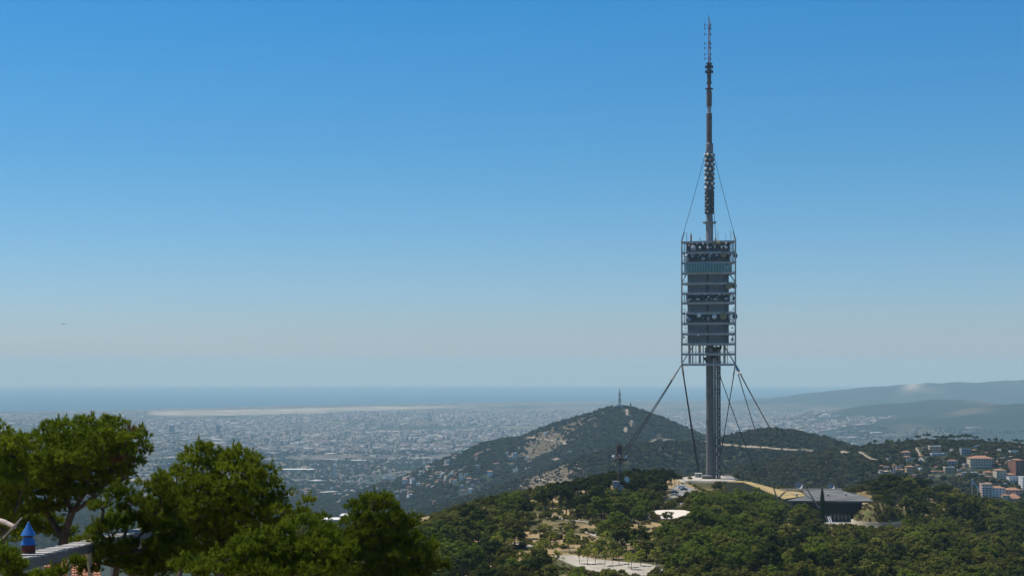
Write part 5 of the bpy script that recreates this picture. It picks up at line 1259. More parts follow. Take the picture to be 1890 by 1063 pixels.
tm, tnt, tb = mat_new('town_render'); ta = N(tnt, 'ShaderNodeAttribute', attribute_name='col'); tb.inputs['Roughness'].default_value = .85
geo_ = N(tnt, 'ShaderNodeNewGeometry'); sp_ = N(tnt, 'ShaderNodeSeparateXYZ'); tnt.links.new(geo_.outputs['Position'], sp_.inputs[0]); nsp = N(tnt, 'ShaderNodeSeparateXYZ'); tnt.links.new(geo_.outputs['Normal'], nsp.inputs[0])
wv = N(tnt, 'ShaderNodeMath', operation='PINGPONG'); wv.inputs[1].default_value = 1.55; tnt.links.new(sp_.outputs[2], wv.inputs[0]); gt = N(tnt, 'ShaderNodeMath', operation='GREATER_THAN'); gt.inputs[1].default_value = .8; tnt.links.new(wv.outputs[0], gt.inputs[0])
lt = N(tnt, 'ShaderNodeMath', operation='LESS_THAN'); lt.inputs[1].default_value = .5; tnt.links.new(nsp.outputs[2], lt.inputs[0]); mu = N(tnt, 'ShaderNodeMath', operation='MULTIPLY'); tnt.links.new(gt.outputs[0], mu.inputs[0]); tnt.links.new(lt.outputs[0], mu.inputs[1])
mu2 = N(tnt, 'ShaderNodeMath', operation='MULTIPLY'); mu2.inputs[1].default_value = .55; tnt.links.new(mu.outputs[0], mu2.inputs[0])
mxx = N(tnt, 'ShaderNodeMix', data_type='RGBA'); tnt.links.new(mu2.outputs[0], mxx.inputs[0]); tnt.links.new(ta.outputs['Color'], mxx.inputs[6]); mxx.inputs[7].default_value = (.03,.035,.04,1); tnt.links.new(mxx.outputs[2], tb.inputs['Base Color'])
def town_mesh(name, idx):
    V = Vb[idx].reshape(-1, 3); k = len(idx); F = (FB[None]+8*np.arange(k)[:, None, None]).reshape(-1, 4); fc_ = np.repeat(wc[idx], 5, 0).reshape(k, 5, 3).copy(); fc_[:, 4] = rc[idx]
    return np_mesh(name, V, F, [tm], fcol=fc_.reshape(-1, 3))
order = np.argsort(by_/np.sqrt(W_*Hh)); near_i = order[:260]; rest_i = order[260:]
for i in near_i:
    px = CX+FPX*bx_[i]/by_[i]; base = (bx_[i], by_[i], bz[i])
    k = 'long low shed' if ind[i] else ('tall apartment block' if Hh[i] > 16 else 'plain town block'); zn = 'in the town left of the pointed far hill' if px > 560 else 'in the town glimpsed beyond the left-hand pines'
    if px > 1150: zn = 'on the plain between the far hills at the right'
    Vloc = Vb[i]-np.array(base); me = np_mesh('town_building', Vloc, FB, [tm], fcol=np.r_[np.repeat(wc[i][None], 4, 0), rc[i][None]])
    tag(link('town_building', me, None, tuple(map(float, base))), f'hazy {k} {place_words(px, EY+FPX*(CAMZ-base[2])/by_[i], LM_FAR)}', 'building', f'group of hazy {k} {place_words(px, EY+FPX*(CAMZ-base[2])/by_[i], LM_FAR)}')
o = link('distant_town', town_mesh('distant_town', rest_i)); o['kind'] = 'stuff'
# trees among the town
NG = 26000; gx_, gy_ = sc_pts(NG, 5600, 11500, -40, 1930); gh_ = height(gx_, gy_); kg = (gh_ < 110) & (fbm(gx_/500, gy_/500, 66, 4) > -.02); gx_, gy_, gh_ = gx_[kg], gy_[kg], gh_[kg]
scatter('town_trees', np.c_[gx_, gy_, gh_-curve_drop(gx_, gy_)], rng.uniform(1.0, 2.4, len(gx_)), rng.uniform(0, 6, len(gx_)), far_src[:2])
# named landmarks of the town
for lab, px, r0, r1, wpx, d, c, dep in (('dark slab tower with pale top above the town, left of the other tall block', 317.5, 785, 801, 9, 12500, 'grey', 30), ('blue-grey tower block rising above the town right of the dark slab tower', 403, 784, 801, 7, 12500, 'grey', 26),
        ('tall white narrow apartment tower near the valley slope', 618, 856, 873, 5, 7000, 'white', 14), ('bluish apartment tower left of the white narrow one', 501, 852, 869, 8, 7300, 'grey', 18), ('brown apartment tower beside the second pine', 488, 848, 866, 6, 7400, 'brick', 16),
        ('grey tower block left of the second pine', 302, 856, 872, 5, 7200, 'grey', 14), ('grey tower block second left of the second pine', 286, 858, 873, 5, 7200, 'grey', 14), ('grey tower block nearest the second pine', 312, 855, 870, 4, 7200, 'grey', 14)):
    x = (px-CX)/FPX*d; zt_ = CAMZ-(r0-EY)/FPX*d; z0 = HZ(x, d)-1; h = zt_-z0; wd = wpx/FPX*d
    t = thing('tower_block', lab, 'building', (x, d, z0)); m_ = MB(); m_.box((0, 0, h/2), (wd, dep, h)); m_.build('wall', mat('tower_grey', (.16,.17,.19), .6, .1, .1) if c == 'grey' else WALLS[c], t)
    m_ = MB(); m_.box((0, 0, h+1.2), (wd*.6, dep*.6, 2.4)); m_.build('roof_plant', WALLS['white'], t)
    nf = int(h/6)
    for f in range(nf): m_ = MB(); m_.box((0, -dep/2-.05, 5+f*(h-6)/nf), (wd*.9, .3, 2.6)); m_.build('window_band', dark_glass, t)
for k, (px, row, wpx, lab) in enumerate(((720,798,45,'large white shed roof, left of the pale pair in the middle plain'),(800,805,22,'pale shed roof, right of the largest one in the middle plain'),(1540,793,24,'long white shed seen over the second hill'),(1620,800,26,'white shed right of the long one over the second hill'),(1570,821,22,'pale sheds just beyond the ridge track end'),(550,869,60,'long pale shed at the edge of the second pine'),(662,852,28,'cream shed with a bright gable in the middle of the town'),(388,829,16,'white roof between the two tall left-hand pines'),(487,830,18,'white roof right of the second pine crown'),(633,744.5,16,'small bright terminal roof on the coast'))):
    g = ground_at([(px, row)])[0]
    if not g: continue
    w_ = wpx/FPX*g[1]; o = MB(); o.box((0, 0, 4), (w_, min(60, w_*.5), 10)); o.box((0, 0, 9.4), (w_+1, min(60, w_*.5)+1, .6), mi=1); tag(o.build('industrial_shed', [WALLS['cream'], ROOFS['flat_white']], None, loc=(g[0], g[1], g[2])), lab, 'shed')

# ------------------------------------------------------------------ the near pines
def near_pine(label, cat_group, d, blobs, trunks, puff_r=.40, spacing=.50, tufts=32, needles=17, seed=1, density=1.0, fork=None):
    R = np.random.default_rng(seed); k = d/FPX
    base = trunks[0][0]; b0_ = Vector(P(base[0], base[1], d+base[2])); gz = HZ(b0_.x, b0_.y)
    # puff centres inside the blobs
    C = []
    for (px, row, rx, ry, dz) in blobs:
        c = np.array(P(px, row, d+dz)); a = rx*k; b_ = ry*k; dp = min(a, 2.6)*.9; n = int(95*density*a*b_*dp/(spacing**3)*.5)+6
        for _ in range(n):
            v = R.normal(size=3); v /= np.linalg.norm(v); v *= R.uniform(.25, 1)**.45*(1+.10*R.normal())
            p = c+v*np.array([max(.1, a-puff_r*.5), dp, max(.1, b_-puff_r*.5)])
            if all((p[0]-q[0])**2+(p[1]-q[1])**2+(p[2]-q[2])**2 > spacing**2 for q in C): C.append(p)
    C = np.array(C); npf = len(C)
    pr = puff_r*R.uniform(.7, 1.3, npf)
    # skeleton: trunks, then each puff hooked to the nearest lower wood
    nodes = []; par = []
    tr_end = []
    for tr in trunks:
        pts = [Vector(P(px, row, d+dz)) for px, row, dz in tr]
        start = len(nodes)
        if len(tr_end) == 0: nodes.append(Vector((pts[0].x, pts[0].y, gz-.5))); par.append(-1)
        else:
            j = min(range(len(nodes)), key=lambda i: (nodes[i]-pts[0]).length); nodes.append(pts[0]); par.append(j)
        prev = len(nodes)-1
        for a, b_ in zip([nodes[prev]]+pts[1 if len(tr_end) else 0:][:-1], pts[1 if len(tr_end) else 0:]):
            n = max(2, int((b_-a).length/.5))
            for i in range(1, n+1):
                q = a.lerp(b_, i/n)+Vector(R.normal(size=3)*.03); nodes.append(q); par.append(prev); prev = len(nodes)-1
        tr_end.append(prev)
    n_tr = len(nodes); arr = np.array([tuple(q) for q in nodes])
    order = np.argsort([np.min(((arr-c)**2).sum(1)) for c in C])
    L_nodes = list(arr); leafn = []
    for ci in order:
        c = C[ci]; A = np.array(L_nodes); D = np.linalg.norm(A-c, axis=1)+.35*np.maximum(0, A[:, 2]-c[2]+.1)+np.where(np.arange(len(A)) < n_tr, .25, 0)
        j = int(np.argmin(D)); a = A[j]; L = np.linalg.norm(c-a); m = max(1, int(L/.45)); prev = j
        for i in range(1, m+1):
            t = i/m; q = a+(c-a)*t+np.array([0, 0, -.12*L*math.sin(math.pi*t)])+R.normal(size=3)*.03*L*(1-t)
            L_nodes.append(q); par.append(prev); prev = len(L_nodes)-1
        leafn.append((ci, prev))
    load = np.zeros(len(L_nodes))
    for ci, nd in leafn:
        while nd >= 0: load[nd] += 1; nd = par[nd]
    rad = .011*np.sqrt(load+.6)+.002; rad[:n_tr] = np.maximum(rad[:n_tr], .05)
    t = thing('pine_tree', label, 'pine', (b0_.x, b0_.y, gz), 0, cat_group); off = np.array([b0_.x, b0_.y, gz])
    mt_ = MB(); ml_ = MB()
    for i in range(len(L_nodes)):
        j = par[i]
        if j < 0: continue
        (mt_ if i < n_tr else ml_).tube(np.array(L_nodes[j])-off, np.array(L_nodes[i])-off, rad[j]*1.02 if load[j] < load[i]*3 else rad[i]*1.2, rad[i], 7 if i < n_tr else 4, caps=False)
    mt_.build('trunk', bark, t, smooth=True); o = ml_.build('branches', bark, t); o['kind'] = 'stuff'
    # needles
    tot = npf*tufts; ci = np.repeat(np.arange(npf), tufts)
    D = R.normal(size=(tot, 3)); D /= np.linalg.norm(D, axis=1)[:, None]; D[:, 2] = np.where(R.random(tot) < .72, np.abs(D[:, 2]), D[:, 2]*.5)
    D /= np.linalg.norm(D, axis=1)[:, None]
    Tp = C[ci]+D*(pr[ci]*R.uniform(.45, .95, tot))[:, None]*np.array([1, 1, .8]); ax = D*.75+np.array([0, 0, .55])+R.normal(size=(tot, 3))*.22; ax /= np.linalg.norm(ax, axis=1)[:, None]
    N_ = tot*needles; ti = np.repeat(np.arange(tot), needles); a = ax[ti]; rnd = R.normal(size=(N_, 3)); u = np.cross(a, rnd); u /= np.linalg.norm(u, axis=1)[:, None]
    sp = np.tan(np.radians(R.uniform(8, 62, N_)))[:, None]; dr = a+u*sp; dr /= np.linalg.norm(dr, axis=1)[:, None]
    Ln = R.uniform(.12, .20, N_)[:, None]; s0_ = Tp[ti]+a*R.uniform(-.05, .06, N_)[:, None]; w_ = np.cross(dr, R.normal(size=(N_, 3))); w_ /= np.linalg.norm(w_, axis=1)[:, None]; w_ *= .015
    V = np.stack([s0_-w_, s0_+w_, s0_+dr*Ln], 1).reshape(-1, 3)-off; F = np.arange(3*N_).reshape(-1, 3)
    vv = np.clip(np.repeat(R.uniform(0, 1, npf), tufts*needles)*.5+np.repeat(R.uniform(0, .5, tot), needles), 0, 1)
    dead = np.repeat(R.random(npf) < .008, tufts*needles)
    # upright shoots standing out of the puffs, coloured lighter as sunlit tips
    ns = int(npf*.9); si = R.integers(0, npf, ns); k2 = 46; sb_ = C[si]+R.normal(size=(ns, 3))*.12*np.array([1, 1, .3])+np.array([0, 0, 1])*(pr[si]*.55)[:, None]
    sa_ = np.array([0, 0, 1])+R.normal(size=(ns, 3))*.28; sa_ /= np.linalg.norm(sa_, axis=1)[:, None]; sl_ = R.uniform(.16, .34, ns)
    bi = np.repeat(np.arange(ns), k2); tt_ = R.random(ns*k2); b0 = sb_[bi]+sa_[bi]*(tt_*sl_[bi])[:, None]; dr2 = sa_[bi]*.9+R.normal(size=(ns*k2, 3))*.5; dr2 /= np.linalg.norm(dr2, axis=1)[:, None]; w2_ = np.cross(dr2, R.normal(size=(ns*k2, 3))); w2_ /= np.linalg.norm(w2_, axis=1)[:, None]; w2_ *= .014
    V2 = np.stack([b0-w2_, b0+w2_, b0+dr2*R.uniform(.09, .15, ns*k2)[:, None]], 1).reshape(-1, 3)-off; F2 = np.arange(3*ns*k2).reshape(-1, 3)+len(V)
    V = np.r_[V, V2]; F = np.r_[F, F2]; vv = np.r_[vv, R.uniform(.6, 1, ns*k2)]; dead = np.r_[dead, np.zeros(ns*k2, bool)]
    me = np_mesh('crown', V, F, [L_needle, L_dryn], fmat=dead.astype(np.int32), attrs={'v': ('FACE', vv)}); link('crown', me, t)
    return len(F)
L_dryn = leaf_mat('dry_needles', (.12,.06,.025), (.20,.11,.04), .2, .1)
tot_n = 0
tot_n += near_pine('broad umbrella-shaped pine at the far left, its crown reaching against the plain', None, 68,
    [(135,797,62,32,0),(205,803,58,34,.5),(252,815,28,24,0),(262,838,18,14,0),(80,835,70,40,1),(165,840,90,36,-.6),(225,848,45,36,0),(110,870,90,34,0),(195,880,55,26,.3),(60,890,60,34,1),(125,905,60,26,0),(150,775,26,10,0),(100,785,26,16,0),(208,776,24,11,0),(90,935,45,22,0),(40,940,50,24,.6),(60,865,60,36,1),(15,880,50,36,1),(150,845,80,34,1),(0,920,40,30,1),(190,815,60,30,-.8),(70,965,46,26,2),(25,985,46,26,2),(110,985,30,16,2)],
    [[(98,1063,0),(118,1000,0),(134,945,0),(160,905,0),(215,860,.3)],[(134,945,0),(110,900,.5),(100,860,.5)],[(134,945,0),(180,915,-.5),(235,880,0)],[(118,1000,0),(90,950,.6),(55,905,.8)]], seed=3)
tot_n += near_pine('leaning pine cut by the left edge, its thin crown left of the broad one', None, 64,
    [(18,815,32,22,0),(-20,830,60,40,0),(20,850,38,26,0),(-10,890,70,40,0),(25,905,35,30,0),(-20,950,50,40,0),(45,825,20,14,0)],
    [[(-14,1063,0),(10,985,0),(34,925,0),(48,890,0),(30,845,0)],[(10,985,0),(-30,930,0),(-40,880,0)]], seed=5)
tot_n += near_pine('large dense round-topped pine, second from the left', None, 61,
    [(378,852,50,32,0),(440,858,52,30,0),(478,872,28,30,0),(350,900,62,42,0),(425,905,80,50,-.6),(500,905,28,34,0),(370,950,90,46,0),(450,950,80,46,-.5),(395,1000,90,40,0),(480,1000,60,40,0),(372,828,30,10,0),(345,862,22,24,0),(520,895,14,24,0),(415,833,34,8,0),(526,930,16,30,0),(560,925,18,12,.5),(545,955,28,20,.5)],
    [[(405,1063,0),(408,1000,0),(400,940,0),(385,880,0)],[(408,1000,0),(440,940,0),(455,885,0)],[(408,1000,0),(350,950,0),(335,905,0)],[(408,1000,0),(480,960,0),(505,915,0)]], seed=7, density=1.15)
tot_n += near_pine('sparse bright young pine with bent upright shoots between the two large pines', None, 55,
    [(215,915,34,18,0),(185,935,26,18,0),(240,935,30,18,0),(300,905,30,22,0),(280,935,40,26,0),(325,935,28,30,0),(270,965,44,24,0),(200,975,48,18,0),(315,975,40,26,0),(235,1010,30,20,0),(325,1015,50,34,0),(190,1025,36,26,0),(260,1045,60,28,0),(175,1052,30,18,0),(165,985,22,16,0),(150,1040,20,14,0),(180,1000,30,14,0)],
    [[(210,1075,0),(222,1020,0),(235,970,0),(240,935,0)],[(222,1020,0),(275,975,0),(300,920,0)],[(222,1020,0),(185,985,0),(190,940,0)],[(222,1020,0),(310,1010,0),(330,960,0)]], seed=9, density=.8, puff_r=.33, spacing=.42)
tot_n += near_pine('bright green pine with a rounded knob top, standing right of the small white rooftop', None, 78,
    [(690,922,40,16,0),(668,935,30,16,0),(718,935,28,18,0),(695,955,56,24,0),(650,962,22,16,0),(745,965,26,18,0),(690,990,66,28,0),(755,995,34,22,0),(720,1025,72,30,0),(640,1005,34,28,0),(790,1020,26,20,0),(650,1045,56,26,0),(780,1050,44,24,0),(690,1055,70,26,0),(815,1045,22,18,0),(610,1000,34,26,0),(590,965,26,20,0)],
    [[(700,1075,0),(702,1010,0),(690,960,0),(690,925,0)],[(702,1010,0),(660,985,0),(655,960,0)],[(702,1010,0),(750,1000,0),(750,970,0)]], seed=11)
tot_n += near_pine('bright spreading pine top filling the bottom edge left of centre', None, 50,
    [(520,985,34,20,0),(565,968,28,16,.6),(600,985,36,20,.6),(470,1015,50,26,0),(540,1015,60,28,0),(605,1020,50,28,0),(430,1045,50,26,0),(500,1050,70,26,0),(580,1052,70,26,0),(395,1030,22,16,0),(360,1050,40,24,0)],
    [[(520,1120,0),(525,1060,0),(530,1010,0)],[(525,1060,0),(580,1030,0),(600,990,0)],[(525,1060,0),(450,1040,0),(420,1030,0)]], seed=13, puff_r=.34, spacing=.40)
tot_n += near_pine('low pine sprigs in the bottom left corner below the grey walkway', None, 41,
    [(5,1030,38,16,0),(25,1012,14,8,0),(15,1052,40,18,0),(70,1062,26,10,0),(110,1058,20,8,.4),(135,1045,22,12,.6),(90,1056,26,10,.3)],
    [[(20,1110,0),(20,1060,0),(12,1030,0)],[(20,1060,0),(70,1065,0)],[(20,1060,0),(110,1062,.3)]], seed=15, puff_r=.26, spacing=.36)
tot_n += near_pine('small pine in the gap behind the sparse one, below the large round pine', None, 72,
    [(150,1000,30,14,4),(300,880,16,8,0),(262,892,10,6,0),(350,1040,60,30,3),(430,1050,60,24,3),(300,1045,60,26,3),(250,1000,50,26,3),(220,960,40,20,3),(290,985,50,26,2)],
    [[(330,1100,0),(335,1040,1),(300,960,0),(290,890,0)],[(335,1040,1),(420,1050,3)],[(335,1040,1),(200,1010,3),(150,1003,4)]], seed=17, density=.8)
open('/tmp/cnt.txt','w').write(str(tot_n)+' '+str(len(placed))+' '+str(len(indiv))+' '+str(cnt)+' '+str(int(keepf.sum())))

# ------------------------------------------------------------------ grey walkway with the blue-capped turret, tiled roof
wk = thing('raised_walkway', 'grey raised walkway with pale planks crossing behind the pines at the lower left', 'walkway')
A_w, B_w = Vector(P(16, 1033.5, 43)), Vector(P(300, 969, 78)); dv = (B_w-A_w); Lw = dv.length; dv.normalize(); side = Vector((dv.y, -dv.x, 0)).normalized()
if side.x < 0: side = -side
fas = mat('grey_fascia', (.10,.112,.13), .7, .12, 1.2); plank = mat('pale_planks', (.40,.37,.33), .85, .2, 2)  # planks in a paler tone than the fascia
mm = MB()
def obox(m_, c, ld, ls, lz, mi=0):
    up = Vector((0,0,1)); vs = [c+dv*(a*ld/2)+side*(b_*ls/2)+up*(e*lz/2) for e in (-1, 1) for a, b_ in ((-1,-1),(1,-1),(1,1),(-1,1))]
    m_.add(vs, [(3,2,1,0),(4,5,6,7),(0,1,5,4),(1,2,6,5),(2,3,7,6),(3,0,4,7)], mi)
npan = 12
for i in range(npan):
    m_ = MB(); obox(m_, A_w+dv*(Lw*(i+.5)/npan)+side*.36-Vector((0,0,.15)), Lw/npan-.03, .06, .29); m_.build('fascia_panel', fas, wk)
m_ = MB(); obox(m_, A_w+dv*(Lw/2)-side*.34-Vector((0,0,.15)), Lw, .08, .25); obox(m_, A_w+dv*(Lw/2)-Vector((0,0,.2)), Lw, .12, .18); m_.build('bearer', fas, wk)
for i in range(72):
    if random.random() < .12: continue
    m_ = MB(); obox(m_, A_w+dv*(Lw*(i+.5)/72)+Vector((0,0,random.uniform(.0, .02)))+side*random.uniform(-.05, .05), Lw/72*random.uniform(.6, .92), 0.72, .045); m_.build('plank', plank, wk)
for q in (.085, .33, .6, .85):
    c = A_w+dv*(Lw*q); gz = HZ(c.x, c.y)
    m_ = MB(); m_.tube((c.x+.3, c.y, gz-.3), (c.x+.3, c.y, c.z-.28), .07, n=8); m_.tube((c.x-.4, c.y, gz-.3), (c.x-.4, c.y, c.z-.28), .07, n=8); m_.build('post', steel, wk)
    m_ = MB(); m_.tube((c.x+.3, c.y, c.z-1.1), Vector((c.x+.3, c.y, c.z-.28))-dv*.8, .045, n=6); m_.build('brace', steel, wk)
kt = P(52.5, 1022, 46.3); s_ = 46.3/FPX
blue = mat('blue_paint', (.03,.14,.42), .35, .08, 4, spec=.5); dred = mat('dark_red_paint', (.11,.022,.015), .6, .15, 4)
tr = thing('blue_capped_turret', 'small dark red turret with two stacked blue conical caps on the walkway', 'turret', kt)
m_ = MB(); m_.lathe([(12.4*s_, 0), (12.6*s_, 18*s_)], n=24); m_.build('drum', dred, tr)
m_ = MB(); m_.lathe([(14.2*s_, 17.6*s_), (13.4*s_, 20*s_), (9*s_, 31.5*s_), (4*s_, 32*s_)], n=28); m_.build('lower_cap', blue, tr)
m_ = MB(); m_.lathe([(8*s_, 30*s_), (8*s_, 36*s_)], n=20); m_.build('neck', dred, tr)
m_ = MB(); m_.lathe([(13.8*s_, 34.8*s_), (13.6*s_, 35.8*s_), (7*s_, 47*s_), (2.2*s_, 56*s_), (1.8*s_, 58.6*s_), (.2*s_, 59.5*s_)], n=28); m_.build('upper_cap', blue, tr)
for i, (px, row) in enumerate(((40, 1019), (66, 1019))):
    p = P(px, row, 46.0); m_ = MB(); m_.tube(p, (p[0], p[1], p[2]-.2), .025, n=6)
lb = thing('pale_log', 'pale bare branch stub leaning behind the blue-capped turret', 'branch'); m_ = MB(); m_.tube(P(8, 963, 52), P(27, 972, 51.5), .085, .07, 9); m_.build('wood', mat('bare_wood', (.45,.36,.30), .9, .2, 3), lb)
m_ = MB(); m_.tube(P(-20, 955, 53), P(8, 963, 52), .09, .085, 9); m_.tube(P(0, 998, 52), P(40, 955, 52), .04, .03, 6); m_.build('twig', mat('bare_wood', (0,0,0)), lb)

hr = thing('tiled_roof_house', 'small building with a terracotta tiled roof below the walkway', 'building')
r0, r1, r2, r3 = Vector(P(70, 1085, 74)), Vector(P(190, 1078, 76)), Vector(P(178, 1022, 84)), Vector(P(84, 1028, 82)); gz = HZ(r0.x, r0.y)
m_ = MB(); m_.add([r0, r1, r2, r3], [(0,1,2,3)]); nrm = (r1-r0).cross(r3-r0).normalized(); m_.add([r0-nrm*.2, r1-nrm*.2, r2-nrm*.2, r3-nrm*.2], [(3,2,1,0)]); m_.build('roof', ROOFS['brown'], hr)
m_ = MB()
for i in range(16):
    f = (i+.5)/16
    for j in range(12):
        g0, g1 = j/12, (j+1.1)/12; a = (r0.lerp(r1, f)).lerp(r3.lerp(r2, f), g0); b_ = (r0.lerp(r1, f)).lerp(r3.lerp(r2, f), min(1, g1)); m_.tube(a+nrm*.05, b_+nrm*.02, .10, .075, 6)
o = m_.build('roof_tiles', mat('roof_tiles', (.46,.22,.13), .9, .25, 3), hr); o['kind'] = 'stuff'
m_ = MB(); fl_ = [(r0.x+.3, r0.y+.4), (r1.x-.3, r1.y+.4), (r2.x-.3, r2.y-.2), (r3.x+.3, r3.y-.2)]; m_.prism(fl_, gz-.5, 0, ztop=[r0.z-.3, r1.z-.3, r2.z-.3, r3.z-.3]); m_.build('wall', WALLS['cream'], hr)

# pale building top in the gap right of the second pine group
p = P(613, 962, 560); gz = HZ(p[0], p[1])
t = thing('pale_rooftop_building', 'pale building whose flat top shows between the pines at the bottom', 'building', (0, 0, 0))
x0, x1, x2 = P(593, 0, 560)[0], P(626, 0, 560)[0], P(646, 0, 560)[0]; zt0 = P(0, 960.5, 560)[2]
m_ = MB(); m_.box(((x0+x1)/2, 564, (zt0+gz-6)/2), (x1-x0, 8, zt0-gz+6)); m_.build('wall', WALLS['cream'], t)
m_ = MB(); m_.box(((x1+x2)/2+.1, 566, (zt0+1.2+gz-6)/2), (x2-x1, 8, zt0-gz+7.2)); m_.build('side_wing', WALLS['tan'], t)
m_ = MB(); m_.box(((x0+x1)/2, 564, zt0+.2), (x1-x0+.5, 8.4, .4)); m_.box(((x1+x2)/2+.1, 566, zt0+1.4), (x2-x1+.4, 8.4, .4)); m_.build('roof', ROOFS['flat_white'], t)
for i in range(3): m_ = MB(); m_.box((x0+1.4+i*1.9, 559.95, zt0-1.2), (1.0, .15, 1.1)); m_.build('window', dark_glass, t)

# ------------------------------------------------------------------ cars, lamps, small things on the hilltop
def make_car(label, px, row, z, yaw, paint):
    d = (CAMZ-z)*FPX/(row-EY); x = (px-CX)/FPX*d; pm_ = mat('car_paint_'+paint[0], paint[1], .3, .03, 1, spec=.6); t = thing('parked_car', label, 'car', (x, d, z+.12), yaw, 'cars parked near the tower')
    prof = [(-2.1,.35),(-2.15,.75),(-1.95,.95),(-1.2,1.0),(-.65,1.42),(.85,1.45),(1.55,1.02),(2.1,.9),(2.15,.4)]; m_ = MB(); W2 = .85
    vs = [(x_, -W2, z_) for x_, z_ in prof]+[(x_, W2, z_) for x_, z_ in prof]; n = len(prof); m_.add(vs, [tuple(range(n-1, -1, -1)), tuple(range(n, 2*n))]+[(i, (i+1) % n, n+(i+1) % n, n+i) for i in range(n)]); m_.build('body', pm_, t)
    for sy in (-1, 1): m_ = MB(); m_.add([(-1.1,sy*.86,1.0),(-.62,sy*.86,1.36),(.8,sy*.86,1.38),(1.35,sy*.86,1.02)], [(0,1,2,3) if sy < 0 else (3,2,1,0)]); m_.build('side_window', dark_glass, t)
    m_ = MB(); m_.add([(-1.22,-.75,1.02),(-1.22,.75,1.02),(-.70,.7,1.43),(-.70,-.7,1.43)], [(0,1,2,3)]); m_.build('windscreen', dark_glass, t)
    for sx in (-1.3, 1.3):
        for sy in (-1, 1): m_ = MB(); m_.tube((sx, sy*.62, .32), (sx, sy*.9, .32), .32, n=14); m_.tube((sx, sy*.9, .32), (sx, sy*.91, .32), .18, n=10, mi=1); m_.build('wheel', [dark_in, steel], t)
    return t
for a in (('white car at the head of the car park road', 1257, 901, 442.6, .2, ('white', (.7,.7,.7))), ('dark blue car parked in front of the white one at the road head', 1262, 905, 442.6, .2, ('navy', (.02,.03,.06))), ('black car parked on the left side of the car park road', 1245, 911, 442.6, .1, ('black', (.015,.015,.018))),
          ('grey car parked at the left edge of the road below the black one', 1244, 915.5, 442.6, .05, ('silver', (.35,.36,.38))), ('blue car at the end of the footpath left of the lattice mast', 1053, 965.5, 444.6, .1, ('blue', (.04,.07,.16))), ('pale car on the footpath beside the blue one', 1030, 962, 444.6, .3, ('pale', (.5,.5,.5)))):
    make_car(*a)
for lab, px, rt, rb, z in (('slim street lamp on the right side of the car park road', 1281, 902, 925, 442.6), ('slim street lamp at the left kerb of the car park road', 1252, 905, 927, 442.6), ('slim lamp post on the forecourt left of the tower foot', 1262, 868, 888, 442.6)):
    d = (CAMZ-z)*FPX/(rb-EY); x = (px-CX)/FPX*d; h = (rb-rt)*d/FPX; t = thing('street_lamp', lab, 'street lamp', (x, d, z), 0, 'street lamps round the car park')
    m_ = MB(); m_.tube((0,0,0), (0,0,h), .13, .08, 7); m_.tube((0,0,h), (1.0,0,h+.2), .06, n=5); m_.build('pole', steel_d, t); m_ = MB(); m_.box((1.3,0,h+.2), (.8,.3,.16)); m_.build('lamp_head', white, t)
d = 556; x = (1249-CX)/FPX*d; gz = HZ(x, d); t = thing('floodlight_mast', 'tall lamp mast with a column of white floodlights, right of the plaza', 'lamp', (x, d, gz)); topz = CAMZ-(1002-EY)/FPX*d-gz
m_ = MB(); m_.tube((0,0,-.3), (0,0,topz), .16, .10, 8); m_.build('pole', steel_d, t)
for row in (1005, 1011, 1017): z = CAMZ-(row-EY)/FPX*d-gz; m_ = MB(); m_.lathe([(.2,-.3),(.42,-.1),(.42,.2),(.15,.35)], (-.35,-.3,z), 10); m_.build('floodlight', white, t)
for i, (px, row, wp) in enumerate(((1308,956,6),(1327,954.5,8),(1345,955.5,7),(1357,956,6))):
    d = 716; x, _, z = P(px, row, d); gz = HZ(x, d); wd = wp*d/FPX; t = thing('garden_parasol', ['small white canopy left of three others in the trees below the tower', 'white canopy, second from the left in the trees below the tower', 'yellowish canopy third in the row below the tower', 'rightmost white canopy of the row below the tower'][i], 'canopy', (x, d, gz), 0, 'canopies in the trees below the tower')
    m_ = MB(); m_.lathe([(wd*.55, z-gz), (wd*.5, z-gz+.2), (.05, z-gz+.7)], n=8); m_.build('canopy', white if i != 2 else WALLS['ochre'], t); m_ = MB(); m_.tube((0,0,-.2), (0,0,z-gz), .06, n=6); m_.build('pole', steel, t)
p = P(1289, 884, 1012); t = thing('service_hut', 'small pale flat-roofed hut beside the tower foot', 'hut', (p[0], p[1], 442.7)); m_ = MB(); m_.box((0,0,1.2), (4.2,3,2.4)); m_.build('wall', WALLS['grey'], t); m_ = MB(); m_.box((0,0,2.5), (4.6,3.4,.22)); m_.build('roof', ROOFS['flat_white'], t); m_ = MB(); m_.box((.8,-1.52,1.0), (.9,.08,2.0)); m_.build('door', steel_d, t)
p = P(1270, 886, 968)
t = thing('low_wall', 'low pale parapet wall along the front of the tower forecourt', 'wall'); m_ = MB()
for a, b_ in zip([1264, 1290, 1316, 1338], [1290, 1316, 1338, 1352]):
    q0 = Vector(zpoly([(a, 890.3)], 442.6)[0]); q1 = Vector(zpoly([(b_, 890.3)], 442.6)[0]); c = (q0+q1)/2; m_.box((c.x, c.y, 443.05), ((q1-q0).length+.02, .35, 1.0), math.atan2(q1.y-q0.y, q1.x-q0.x))
m_.build('wall_panel', cream, t)
